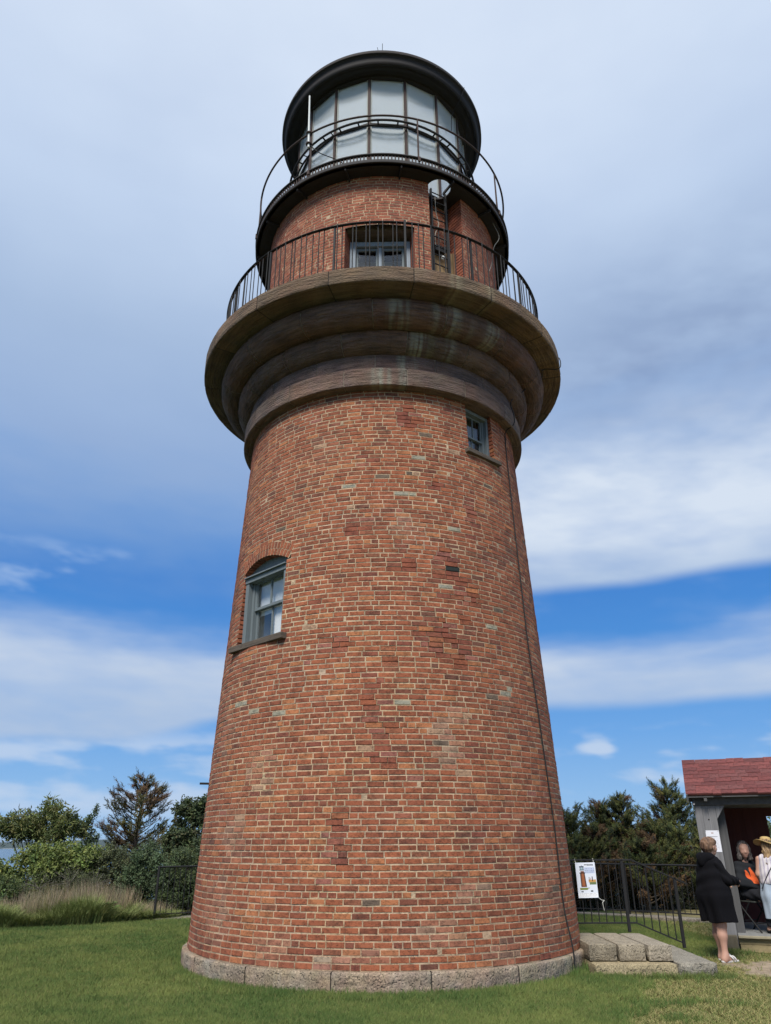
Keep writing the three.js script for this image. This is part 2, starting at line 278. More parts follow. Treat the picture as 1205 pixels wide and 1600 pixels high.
{ // two rings of bricks on edge over the arched window
  const w = WIN.half * RAD * 2.63, Rr = (w * w + WIN.rise * WIN.rise) / (2 * WIN.rise), cy = WIN.spring + WIN.rise - Rr, half = Math.asin(w / Rr) * 1.05;
  const shape = new Faces();
  for (let k = 0; k < 2; k++) {
    const n = k ? 19 : 17, r0 = Rr + 0.006 + k * 0.113, r1 = r0 + 0.102;
    for (let i = 0; i < n; i++) {
      const a = -half + (i + 0.11) / n * 2 * half, b = -half + (i + 0.89) / n * 2 * half, F = new Faces(), col = brickColour(rr(-60, -30), 5.7, false);
      const q = [[a, r0], [b, r0], [b, r1], [a, r1]].map(([t, r]) => [WIN.th + Math.sin(t) * r / 2.63 / RAD, cy + Math.cos(t) * r]);
      const fr = q.map(([t, h]) => PT(t, h, Rtower(h) + 0.001)), bk = q.map(([t, h]) => PT(t, h, Rtower(h) - 0.14)), uo = rnd() * 5, uv = q.map(([t, h]) => [t * 0.12 + uo, h * 2.6]);
      F.quad(...fr, ...uv, col); for (let s = 0; s < 4; s++) { const m = (s + 1) % 4; F.quad(bk[s], bk[m], fr[m], fr[s], uv[s], uv[m], uv[m], [uv[s][0], uv[s][1] + 0.3], col); }
      part('arch_brick', F.geo(), M.brick, tower);
    }
  }
  const n = 24; // mortar bed of the arch
  for (let i = 0; i < n; i++) {
    const a = -half * 1.02 + i / n * 2.04 * half, b = -half * 1.02 + (i + 1) / n * 2.04 * half;
    const q = [[a, Rr + 0.003], [b, Rr + 0.003], [b, Rr + 0.24], [a, Rr + 0.24]].map(([t, r]) => [WIN.th + Math.sin(t) * r / 2.63 / RAD, cy + Math.cos(t) * r]);
    shape.quad(...q.map(([t, h]) => PT(t, h, Rtower(h) - 0.004)), ...q.map(([t, h]) => [t * 0.1, h * 2.2]), MORTAR);
  }
  part('arch_mortar', shape.geo(), M.mortar, tower);
}
function inWall(name, th, H, r, parent = tower) { const g = node(name, parent); g.position.set(...PT(th, H, r)); g.rotation.y = th * RAD; return g; }
{ // arched window: outer frame, tympanum, two sashes of two panes, brown stone sill
  const g = inWall('arched_window', WIN.th, 4.37, 2.535); g.userData.label = 'arched sash window with blue grey frame and stone sill';
  const W = 1.09, y1 = 1.10;
  part('window_sill', at(box(1.36, 0.095, 0.30, 0, 0, 0, 0.012), 0, -0.05, 0.01), M.sill = std([0.135, 0.105, 0.08], { map: T.bedTone, bumpMap: T.bed, bumpScale: 0.01 }), g);
  for (const s of [-1, 1]) part('jamb', box(0.085, y1, 0.17, s * (W / 2 - 0.042), y1 / 2, -0.075), M.frame, g);
  for (const s of [-1, 1]) part('jamb', box(0.05, y1 - 0.02, 0.12, s * (W / 2 - 0.11), y1 / 2, -0.13), M.frame, g);
  part('head_board', box(W, 0.075, 0.19, 0, y1 - 0.04, -0.07), M.frame, g);
  part('drip_ledge', box(W - 0.01, 0.022, 0.22, 0, y1 + 0.009, -0.05), M.frame, g);
  const sh = new THREE.Shape(); sh.moveTo(-W / 2, 0); sh.lineTo(W / 2, 0); for (let i = 0; i <= 16; i++) { const x = W / 2 - i / 16 * W; sh.lineTo(x, archTop(x / 2.63 / RAD, 0) - WIN.spring + 0.12); }
  part('tympanum', new THREE.ExtrudeGeometry(sh, { depth: 0.03, bevelEnabled: false }).translate(0, y1 + 0.0, -0.09), M.frame, g);
  const sash = (y0, y1s, z) => {
    const f = 0.045, w = W - 0.26, h = y1s - y0, s = part('sash', merge([box(f, h, 0.04, -w / 2 + f / 2, y0 + h / 2, z), box(f, h, 0.04, w / 2 - f / 2, y0 + h / 2, z), box(w - 2 * f - 0.002, f, 0.038, 0, y0 + f / 2, z), box(w - 2 * f - 0.002, f, 0.038, 0, y1s - f / 2, z), box(0.028, h - 2 * f - 0.002, 0.032, 0, y0 + h / 2, z)]), M.frame, g);
    for (const k of [-1, 1]) part('pane', new THREE.BoxGeometry(w / 2 - 0.05, h - 0.08, 0.004).translate(k * (w / 4 - 0.008), y0 + h / 2, z), M.glass, s);
  };
  sash(0.57, 1.06, -0.115); sash(0.01, 0.615, -0.16);
  part('blind', box(W - 0.2, 0.66, 0.01, 0, 0.83, -0.205), M.blind, g);
  part('shutter_board', box(0.52, 0.52, 0.02, 0.16, 0.27, -0.215), M.white, g);
  part('reveal', merge([-1, 1].map((s) => box(0.03, 1.2, 0.2, s * (W / 2 + 0.016), 0.6, -0.1))), std([0.20, 0.085, 0.055], { map: T.grain }), g);
  part('inner_lining', merge([box(W + 0.1, 1.5, 0.02, 0, 0.7, -0.55), box(0.02, 1.5, 0.3, -W / 2 - 0.04, 0.7, -0.4), box(0.02, 1.5, 0.3, W / 2 + 0.04, 0.7, -0.4), box(W + 0.1, 0.02, 0.3, 0, -0.06, -0.4), box(W + 0.1, 0.02, 0.3, 0, 1.46, -0.4)]), M.blind, g);
}
{ // small window close under the cornice
  const g = inWall('upper_window', 41.4, 7.46, 2.37); g.userData.label = 'small blue grey sash window close under the cornice';
  const W = 0.63, h = 0.87;
  part('window_sill', box(0.82, 0.075, 0.32, 0, -0.04, 0.06, 0.01), M.sill, g);
  for (const s of [-1, 1]) { part('jamb', box(0.055, h, 0.1, s * (W / 2 - 0.028), h / 2, 0), M.frame, g); part('jamb', box(0.04, h - 0.05, 0.08, s * (W / 2 - 0.078), h / 2, -0.05), M.frame, g); }
  part('head_board', box(W - 0.112, 0.06, 0.1, 0, h - 0.03, 0), M.frame, g);
  const w = W - 0.2, f = 0.03;
  for (const [y0, y1, z] of [[0.38, h - 0.06, -0.04], [0, 0.41, -0.075]]) {
    const hh = y1 - y0, s = part('sash', merge([box(f, hh, 0.03, -w / 2 + f / 2, y0 + hh / 2, z), box(f, hh, 0.03, w / 2 - f / 2, y0 + hh / 2, z), box(w - 2 * f - 0.002, f, 0.028, 0, y0 + f / 2, z), box(w - 2 * f - 0.002, f, 0.028, 0, y1 - f / 2, z), box(0.02, hh - 2 * f - 0.002, 0.025, 0, y0 + hh / 2, z)]), M.frame, g);
    for (const k of [-1, 1]) part('pane', new THREE.BoxGeometry(w / 2 - 0.035, hh - 0.05, 0.004).translate(k * (w / 4 - 0.005), y0 + hh / 2, z), M.glass, s);
  }
  part('blind', box(W, h + 0.1, 0.01, 0, h / 2, -0.22), std([0.14, 0.16, 0.16]), g);
  part('shutter_board', box(0.14, 0.3, 0.02, -0.12, 0.15, -0.16), M.white, g);
}
// ---------------------------------------------------------------- rings of stone: 16 stones each, joints every 22.5 degrees
function stoneRing(name, prof, phase, mat, { tone, stains = [], bump = 0, uvs = 1, seg = 40, gap = 0.11, joint } ) {
  const len = [0]; for (let i = 1; i < prof.length; i++) len.push(len[i - 1] + Math.hypot(prof[i][0] - prof[i - 1][0], prof[i][1] - prof[i - 1][1]));
  for (let s = 0; s < 16; s++) {
    const a0 = phase + s * 22.5 + gap, a1 = phase + (s + 1) * 22.5 - gap, pos = [], uv = [], col = [], idx = [], k = 1 + 0.08 * gauss(), uo = rnd() * 3, warm = 0.05 * gauss(), n = prof.length;
    for (let i = 0; i <= seg; i++) for (let j = 0; j < n; j++) {
      const th = mix(a0, a1, i / seg), [r, h] = prof[j], w = ((th + 540) % 360) - 180;
      const d = Math.max(-0.015, bump * fbm(th * 0.3, h * 20, r * 9 + s, 4)) - (i === 0 || i === seg ? 0.004 : 0);
      pos.push(...PT(th, h, r + d)); uv.push(th * RAD * 3 * uvs + uo, len[j] * uvs + uo * 2);
      let c = tone.map((v, q) => v * k * (1 + (q === 0 ? warm : 0)) * (1 + 0.5 * fbm(th * 0.12, h * 2.5, 20 + q * 0.15, 3)));
      for (const [a, wd, st, cc] of stains) { const m = st * Math.exp(-(((w - a) / wd) ** 2)) * sst(-0.12, 0.2, fbm(w * 0.9, h * 1.3, 30, 3) + 0.12); c = mix3(c, cc || [0.30, 0.295, 0.235], clamp(m)); }
      col.push(...c);
      if (i < seg && j < n - 1) { const q = i * n + j; idx.push(q, q + n, q + n + 1, q, q + n + 1, q + 1); }
    }
    const g = new THREE.BufferGeometry(); g.setAttribute('position', new THREE.Float32BufferAttribute(pos, 3)); g.setAttribute('uv', new THREE.Float32BufferAttribute(uv, 2)); g.setAttribute('color', new THREE.Float32BufferAttribute(col, 3)); g.setIndex(idx); g.computeVertexNormals();
    part(name, g, mat, tower);
  }
  if (joint) { const m = part(name.replace('stone', 'joint'), lathe(prof.map(([r, h], i) => { const p = prof[Math.max(0, i - 1)], q = prof[Math.min(prof.length - 1, i + 1)], l = Math.hypot(q[0] - p[0], q[1] - p[1]); return [r - 0.0165 * (q[1] - p[1]) / l, h + 0.0165 * (q[0] - p[0]) / l]; }), 160), joint, tower); m.userData.label = 'pale mortar between the stones'; }
}
const arc = (rc, hc, a, t0, t1, n = 14) => Array.from({ length: n + 1 }, (_, i) => { const t = mix(t0, t1, i / n) * RAD; return [rc + a * Math.cos(t), hc + a * Math.sin(t)]; });
const densify = (p, step = 0.05) => p.flatMap((q, i) => { if (!i) return [q]; const o = p[i - 1], n = Math.max(1, Math.round(Math.hypot(q[0] - o[0], q[1] - o[1]) / step)); return Array.from({ length: n }, (_, k) => [mix(o[0], q[0], (k + 1) / n), mix(o[1], q[1], (k + 1) / n)]); });
const jointMat = std([0.36, 0.31, 0.25], { roughness: 1 }), darkJoint = std([0.05, 0.042, 0.036], { roughness: 1 });
stoneRing('plinth_stone', densify([[2.90, -0.15], [2.935, 0.0], [2.94, 0.22], [2.936, 0.248], [2.922, 0.258], [2.80, 0.262]], 0.03), -11.8, M.granite, { tone: [0.43, 0.345, 0.26], bump: 0.014, seg: 44, gap: 0.14, joint: darkJoint, stains: [[-25, 5, 0.35, [0.30, 0.21, 0.09]], [0, 4, 0.5, [0.44, 0.30, 0.22]], [-38, 9, 0.4, [0.17, 0.14, 0.12]], [5, 9, 0.3, [0.40, 0.30, 0.24]]] });
const SAND = [0.155, 0.092, 0.068];
stoneRing('fascia_stone', densify([[2.40, 8.352], [2.655, 8.352], [2.672, 8.366], [2.672, 8.672], [2.66, 8.686], [2.57, 8.69]]), 8.9, M.sandstone, { tone: [0.195, 0.132, 0.104], bump: 0.006, joint: jointMat, stains: [[-0.7, 1.1, 0.9], [2.5, 0.8, 0.7], [7.4, 1.3, 0.8], [-3, 1, 0.5]] });
stoneRing('band_stone', densify([[2.605, 8.67], [2.605, 8.99]]), -2.5, M.sandstone, { tone: [0.135, 0.09, 0.078], bump: 0.006, joint: jointMat, stains: [[7.2, 1.6, 0.9], [12, 1.2, 0.4]] });
stoneRing('lower_roll_stone', [[2.60, 8.985], ...arc(2.575, 9.245, 0.262, -86, 88, 30)], 8.6, M.sandstone, { tone: SAND, bump: 0.034, joint: jointMat, stains: [[13.2, 2.6, 0.95], [17, 2, 0.5, [0.22, 0.19, 0.10]], [24, 2, 0.6], [10.5, 1.2, 0.5]] });
stoneRing('upper_roll_stone', [[2.55, 9.42], [2.70, 9.37], [2.84, 9.318], ...arc(2.925, 9.565, 0.258, -88, 62, 30)], -2.7, M.sandstone, { tone: SAND, bump: 0.034, joint: jointMat, stains: [[4.2, 2.2, 0.9], [7, 2, 0.5], [16.4, 1.2, 0.75], [22.8, 2, 0.85], [29, 1.2, 0.3], [36, 1.8, 0.8], [38.6, 0.7, 0.7]] });
stoneRing('slab_stone', densify([[2.95, 9.742], [3.505, 9.742], [3.53, 9.755], [3.535, 10.02], [3.52, 10.038], [2.0, 10.06]], 0.06), 8.5, M.sandstone, { tone: [0.165, 0.108, 0.068], bump: 0.008, seg: 32, gap: 0.14, joint: darkJoint, stains: [[20, 1.6, 0.7, [0.33, 0.28, 0.18]], [31, 1.2, 0.5, [0.33, 0.28, 0.18]], [55, 12, 0.5, [0.30, 0.19, 0.095]], [-40, 14, 0.4, [0.15, 0.115, 0.08]], [0, 8, 0.3, [0.15, 0.11, 0.08]], [75, 9, 0.6, [0.32, 0.19, 0.085]]] });

// ---------------------------------------------------------------- upper drum of brick, with its window and the ladder niche
const Rdrum = () => 2.46;
layWall({ H0: 10.045, courses: 44, R: Rdrum, upper: true, deepCut: 0.36, openings: [(H) => (H < 12.02 ? [-16.1, 14.3] : null), () => [21.6, 39.4]], wall: 'drum_brickwork', joints: 'drum_mortar' });
layWall({ H0: 10.045, courses: 44, R: () => 2.06, upper: true, range: [18, 43], wall: 'niche_brickwork', joints: 'niche_mortar' });
{
  const g = inWall('gallery_window', -0.9, 10.06, 2.08); g.userData.label = 'blue white casement window behind the gallery railing';
  for (const s of [-1, 1]) part('jamb', box(0.11, 1.86, 0.08, s * 0.51, 0.93, 0), M.frameLight, g);
  part('head_board', box(0.91, 0.1, 0.078, 0, 1.81, 0), M.frameLight, g);
  part('mullion', box(0.06, 1.74, 0.06, 0, 0.88, -0.02), M.frameLight, g);
  for (const s of [-1, 1]) {
    const c = part('casement', merge([box(0.045, 1.72, 0.04, s * 0.055, 0.88, -0.03), box(0.045, 1.72, 0.04, s * 0.43, 0.88, -0.03), box(0.328, 0.05, 0.038, s * 0.2425, 1.715, -0.03), box(0.328, 0.05, 0.038, s * 0.2425, 0.9, -0.03)]), M.frame, g);
    part('pane', new THREE.BoxGeometry(0.325, 1.6, 0.004).translate(s * 0.2425, 0.9, -0.03), M.glass, c);
  }
  part('inner_board', box(0.92, 1.35, 0.02, 0, 0.68, -0.42), M.white, g);
  part('inner_lining', box(1.3, 2.2, 0.02, 0, 1.0, -0.75), M.blind, g);
  part('lintel', box(1.24, 0.16, 0.30, 0, 2.03, 0.09, 0.01), M.sill, g);
  part('reveal', merge([box(0.1, 2.0, 0.3, -0.62, 1, -0.16), box(0.1, 2.0, 0.3, 0.62, 1, -0.16)]), std([0.27, 0.085, 0.05], { map: T.grain }), g);
}
{
  const g = inWall('ladder', 28.3, 10.07, 2.33); g.userData.label = 'black iron ladder in the niche up to the round hatch';
  for (const s of [-1, 1]) part('stile', box(0.032, 3.2, 0.055, s * 0.165, 1.6, 0), M.black, g);
  for (let i = 0; i < 14; i++) part('rung', bar([-0.165, 0.2 + i * 0.225, 0], [0.165, 0.2 + i * 0.225, 0], 0.012), M.black, g);
  const n = inWall('niche_panel', 30.5, 10.07, 2.14); n.userData.label = 'tan plywood sheet closing the lower part of the niche';
  part('plywood', box(0.78, 1.95, 0.02, 0, 0.975, 0), std([0.44, 0.29, 0.14], { map: T.wood }), n);
  for (const s of [-1, 1]) part('batten', box(0.05, 1.95, 0.03, s * 0.34, 0.975, 0.027), std([0.26, 0.16, 0.08], { map: T.wood }), n);
  const b = inWall('floodlight', 29.5, 11.9, 2.2); b.userData.label = 'black lamp housing with cables in the niche';
  part('housing', merge([box(0.22, 0.14, 0.12), bar([0.03, -0.07, 0], [0.05, -0.2, 0.04], 0.02), box(0.16, 0.05, 0.1, 0.16, 0.05, 0.03)]), M.black, b);
  part('bulb', new THREE.SphereGeometry(0.035, 10, 8).scale(1, 1.5, 1).translate(0.06, -0.2, 0.05), M.white, b);
  part('cable', tube([[-0.1, 0, 0.06], [-0.13, 0.25, 0.1], [-0.06, 0.5, 0.12], [-0.12, 0.8, 0.14], [-0.14, 1.15, 0.16]], 0.008), std([0.4, 0.36, 0.3]), b);
}
// ---------------------------------------------------------------- stone gallery railing
{
  const g = node('gallery_railing', tower), r = 3.21; g.userData.label = 'black iron railing of close upright bars on the stone gallery';
  part('top_rail', ring(r, 0.03, 11.3, 200, 8, 0.55), M.black, g);
  part('bottom_rail', ring(r, 0.016, 10.17, 200, 6), M.black, g);
  const bg = new THREE.CylinderGeometry(0.0095, 0.0095, 1.13, 6).translate(0, 10.735, 0), pg = box(0.036, 1.26, 0.036, 0, 10.67, 0), N = 176;
  for (let i = 0; i < N; i++) {
    const th = i * 360 / N + 1.02, post = i % 11 === 3, m = part(post ? 'post' : 'baluster', post ? pg : bg, M.black, g);
    m.position.set(r * Math.sin(th * RAD), 0, r * Math.cos(th * RAD)); m.rotation.set(0.004 * gauss(), th * RAD, 0.003 * gauss());
  }
}
// ---------------------------------------------------------------- iron gallery round the lantern
{
  const g = node('iron_gallery', tower); g.userData.label = 'dark iron gallery with slotted rim and round hatch';
  const sh = new THREE.Shape(); sh.absarc(0, 0, 2.755, 0, Math.PI * 2); const inn = new THREE.Path(); inn.absarc(0, 0, 1.7, 0, Math.PI * 2, true); sh.holes.push(inn);
  const hatch = new THREE.Path(); hatch.absarc(1.11, 2.145, 0.243, 0, Math.PI * 2, true); sh.holes.push(hatch);
  part('deck_plate', new THREE.ExtrudeGeometry(sh, { depth: 0.03, bevelEnabled: false, curveSegments: 120 }).rotateX(-Math.PI / 2).rotateX(Math.PI).translate(0, 13.272, 0).rotateX(0), M.iron, g);
  part('lower_rim', lathe([[2.70, 13.242], [2.775, 13.242], [2.785, 13.25], [2.785, 13.315], [2.76, 13.318], [2.70, 13.276]], 160), M.iron, g);
  part('upper_rim', lathe([[2.74, 13.432], [2.785, 13.432], [2.80, 13.44], [2.80, 13.462], [2.74, 13.468], [2.74, 13.432]], 160), M.iron, g);
  const bars = []; for (let i = 0; i < 264; i++) { const t = i * 360 / 264; bars.push(box(0.024, 0.118, 0.02, 0, 13.375, 2.766).rotateY(t * RAD)); }
  const gr = part('rim_bars', merge(bars), M.ironRust, g); gr.userData.kind = 'stuff';
  for (let i = 0; i < 16; i++) { const m = part('bracket', merge([box(0.03, 0.06, 0.36, 0, 13.208, 2.56), box(0.022, 0.07, 0.022, 0, 13.2, 2.70)]), M.iron, g); m.rotation.y = (8 + i * 22.5) * RAD; }
  part('hatch_ring', new THREE.TorusGeometry(0.25, 0.014, 6, 40).rotateX(Math.PI / 2).translate(1.11, 13.24, 2.145), M.iron, g);
  const r2 = node('iron_gallery_railing', tower); r2.userData.label = 'thin single iron rail round the lantern gallery';
  part('top_rail', ring(2.755, 0.02, 14.54, 160, 8), M.ironRust, r2);
  for (let i = 0; i < 8; i++) { const m = part('post', merge([new THREE.CylinderGeometry(0.016, 0.02, 1.1, 8).translate(0, 13.99, 2.755), box(0.05, 0.12, 0.03, 0, 13.4, 2.80)]), M.ironRust, r2); m.rotation.y = (-30.3 + i * 45.2) * RAD; }
  const an = node('antenna', tower); an.userData.label = 'slim white whip antenna clamped to a rail post';
  part('mast', bar(PT(-30.9, 14.1, 2.80), PT(-31.8, 15.62, 2.80), 0.022, 8, 0.016), M.white, an);
  part('clamp', merge([ring(0.045, 0.02, 0, 12).translate(...PT(-31, 14.2, 2.79)), ring(0.045, 0.02, 0, 12).translate(...PT(-31, 14.5, 2.79))]), M.ironRust, an);
  part('cable', tube([PT(-31, 14.2, 2.8), PT(-27, 13.95, 2.7), PT(-20, 13.8, 2.5), PT(-15, 13.7, 2.3)], 0.01), M.black, an);
  part('cable', tube([PT(61, 13.25, 2.62), PT(63, 12.9, 2.7), PT(61, 12.6, 2.6), PT(63, 12.3, 2.5), PT(60, 12.0, 2.48)], 0.007), std([0.25, 0.24, 0.22]), tower);
}
// ---------------------------------------------------------------- lantern
{
  const g = node('lantern', tower), N = 16, r = 1.96, off = -7.5, y0 = 13.56, ym = 15.30, y1 = 16.73, ap = r * Math.cos(Math.PI / N), w = 2 * r * Math.sin(Math.PI / N);
  g.userData.label = 'sixteen sided glazed lantern room in dark iron';
  part('base_wall', lathe([[1.97, 13.25], [1.985, 13.3], [1.985, 13.52], [2.01, 13.53], [2.01, 13.555], [1.9, 13.56]], 96), M.iron, g);
  part('transom', merge(Array.from({ length: N }, (_, i) => box(w - 0.05, 0.06, 0.09, 0, ym, ap).rotateY((off + 11.25 + i * 22.5) * RAD))), M.iron, g);
  part('head_ring', lathe([[1.9, 16.72], [2.0, 16.70], [2.02, 16.72], [2.02, 16.785]], 96), M.iron, g);
  for (let i = 0; i < N; i++) {
    const m = part('mullion', box(0.05, y1 - y0 + 0.02, 0.085, 0, (y0 + y1) / 2, r - 0.005), M.ironRust, g); m.rotation.y = (off + i * 22.5) * RAD;
    for (const [a, b] of [[y0 + 0.01, ym - 0.024], [ym + 0.024, y1 - 0.01]]) {
      const p = part('pane', new THREE.BoxGeometry(w - 0.052, b - a, 0.008).translate(0, (a + b) / 2, ap), M.oldGlass, g); p.rotation.y = (off + 11.25 + i * 22.5) * RAD;
      const e = part('glazing_bead', merge([box(0.022, b - a, 0.014, -w / 2 + 0.04, (a + b) / 2, ap + 0.011), box(0.022, b - a, 0.014, w / 2 - 0.04, (a + b) / 2, ap + 0.011)]), M.bead || (M.bead = std([0.34, 0.36, 0.33])), g); e.rotation.y = p.rotation.y;
    }
  }
  part('handrail', merge([ring(2.15, 0.024, 15.2, 128), ring(2.04, 0.022, 15.2, 128), ...Array.from({ length: 32 }, (_, i) => box(0.035, 0.014, 0.09, 0, 15.2, 2.10).rotateY((off + 5.6 + i * 11.25) * RAD)), ...Array.from({ length: 16 }, (_, i) => bar([0, 15.2, 2.14], [0, 15.24, 1.96], 0.012).rotateY((off + i * 22.5) * RAD))]), M.iron, g);
  part('floor', new THREE.CylinderGeometry(1.95, 1.95, 0.03, 64).translate(0, 13.5, 0), M.white, g);
  part('ceiling', lathe([[1.93, 16.72], [1.86, 16.80], [1.5, 17.12], [0.8, 17.5], [0.01, 17.6]], 64), M.ceil = std([0.93, 0.94, 0.93], { roughness: 0.7, side: THREE.DoubleSide }), g);
  const lamp = node('beacon', tower); lamp.userData.label = 'rotating beacon on a pedestal inside the lantern';
  part('pedestal', new THREE.CylinderGeometry(0.16, 0.22, 0.95, 20).translate(0, 13.99, 0), std([0.2, 0.22, 0.22]), lamp);
  part('drum', new THREE.CylinderGeometry(0.3, 0.3, 0.62, 24).rotateZ(Math.PI / 2).translate(0, 14.8, 0), std([0.25, 0.27, 0.26], { roughness: 0.5 }), lamp);
  const roof = node('lantern_roof', tower); roof.userData.label = 'dark iron roof with wide moulded eaves over the lantern';
  part('soffit', lathe([[2.015, 16.775], [2.1, 16.78], [2.11, 16.765], [2.2, 16.765], [2.2, 16.775], [2.28, 16.77]], 128), M.iron, roof);
  part('eaves_moulding', lathe([[2.25, 16.775], [2.255, 16.735], [2.27, 16.725], [2.30, 16.73], [2.305, 16.76], [2.315, 16.765], [2.325, 16.80], [2.33, 16.85], [2.345, 16.90], [2.375, 16.93], [2.40, 16.935], [2.405, 16.95], [2.405, 17.015], [2.39, 17.035], [2.30, 17.04]], 160), M.iron, roof);
  part('roof_cone', lathe([[2.31, 17.04], [1.6, 17.5], [0.8, 17.86], [0.3, 18.0], [0.25, 18.15], [0.34, 18.3], [0.3, 18.5], [0.12, 18.62], [0.02, 18.64]], 64), M.iron, roof);
  part('lightning_rod', merge([bar([0, 18.6, 0], [0, 19.6, 0], 0.012), bar(PT(0.6, 17.03, 2.36), PT(0.7, 17.28, 2.37), 0.007), bar(PT(-1.4, 17.03, 2.36), PT(-2, 17.16, 2.37), 0.006)]), M.black, roof);
  part('roof_cable', tube([PT(50, 17.0, 2.42), PT(50, 16.72, 2.3), PT(51, 16.5, 2.05), PT(51, 16.0, 2.0)], 0.009), M.black, roof);
  part('inner_deck', new THREE.CylinderGeometry(2.1, 2.1, 0.04, 64).translate(0, 13.22, 0), M.dark, tower);
}
// ---------------------------------------------------------------- lightning conductor and a small bracket
{
  const c = [[73, 10.06, 3.3], [72.6, 10.05, 3.52], [72.4, 10.0, 3.55], [72, 9.8, 3.55], [71.5, 9.73, 3.5], [70, 9.725, 3.22], [69.5, 9.55, 3.20], [68, 9.3, 2.87], [66, 9.2, 2.85], [63, 8.98, 2.66], [61.5, 8.8, 2.66], [60.8, 8.66, 2.70], [60.5, 8.4, 2.70], [60.4, 8.3, 2.54], [60, 8.1, Rtower(8.1) + 0.015], [57.6, 6.6, Rtower(6.6) + 0.014], [56.2, 4.9, Rtower(4.9) + 0.014], [55.9, 4.4, Rtower(4.4) + 0.014], [57.2, 3.0, Rtower(3) + 0.014], [58, 1.7, Rtower(1.7) + 0.014], [57.3, 0.8, Rtower(0.8) + 0.014], [56.4, 0.3, 2.95], [56.2, 0.1, 2.95], [56, -0.1, 2.95]];
  const m = part('lightning_conductor', tube(c.map(([t, h, r]) => PT(t, h, r)), 0.0095, 160, 6), M.black, tower); m.userData.label = 'dark cable running down the right side of the shaft';
  part('wall_bracket', merge([box(0.03, 0.03, 0.16, 0, 0, 0.06), box(0.04, 0.09, 0.02, 0, -0.02, -0.01)]), M.black, tower).position.set(...PT(-73, 2.42, Rtower(2.42)));
  tower.children.at(-1).rotation.y = -73 * RAD;
}
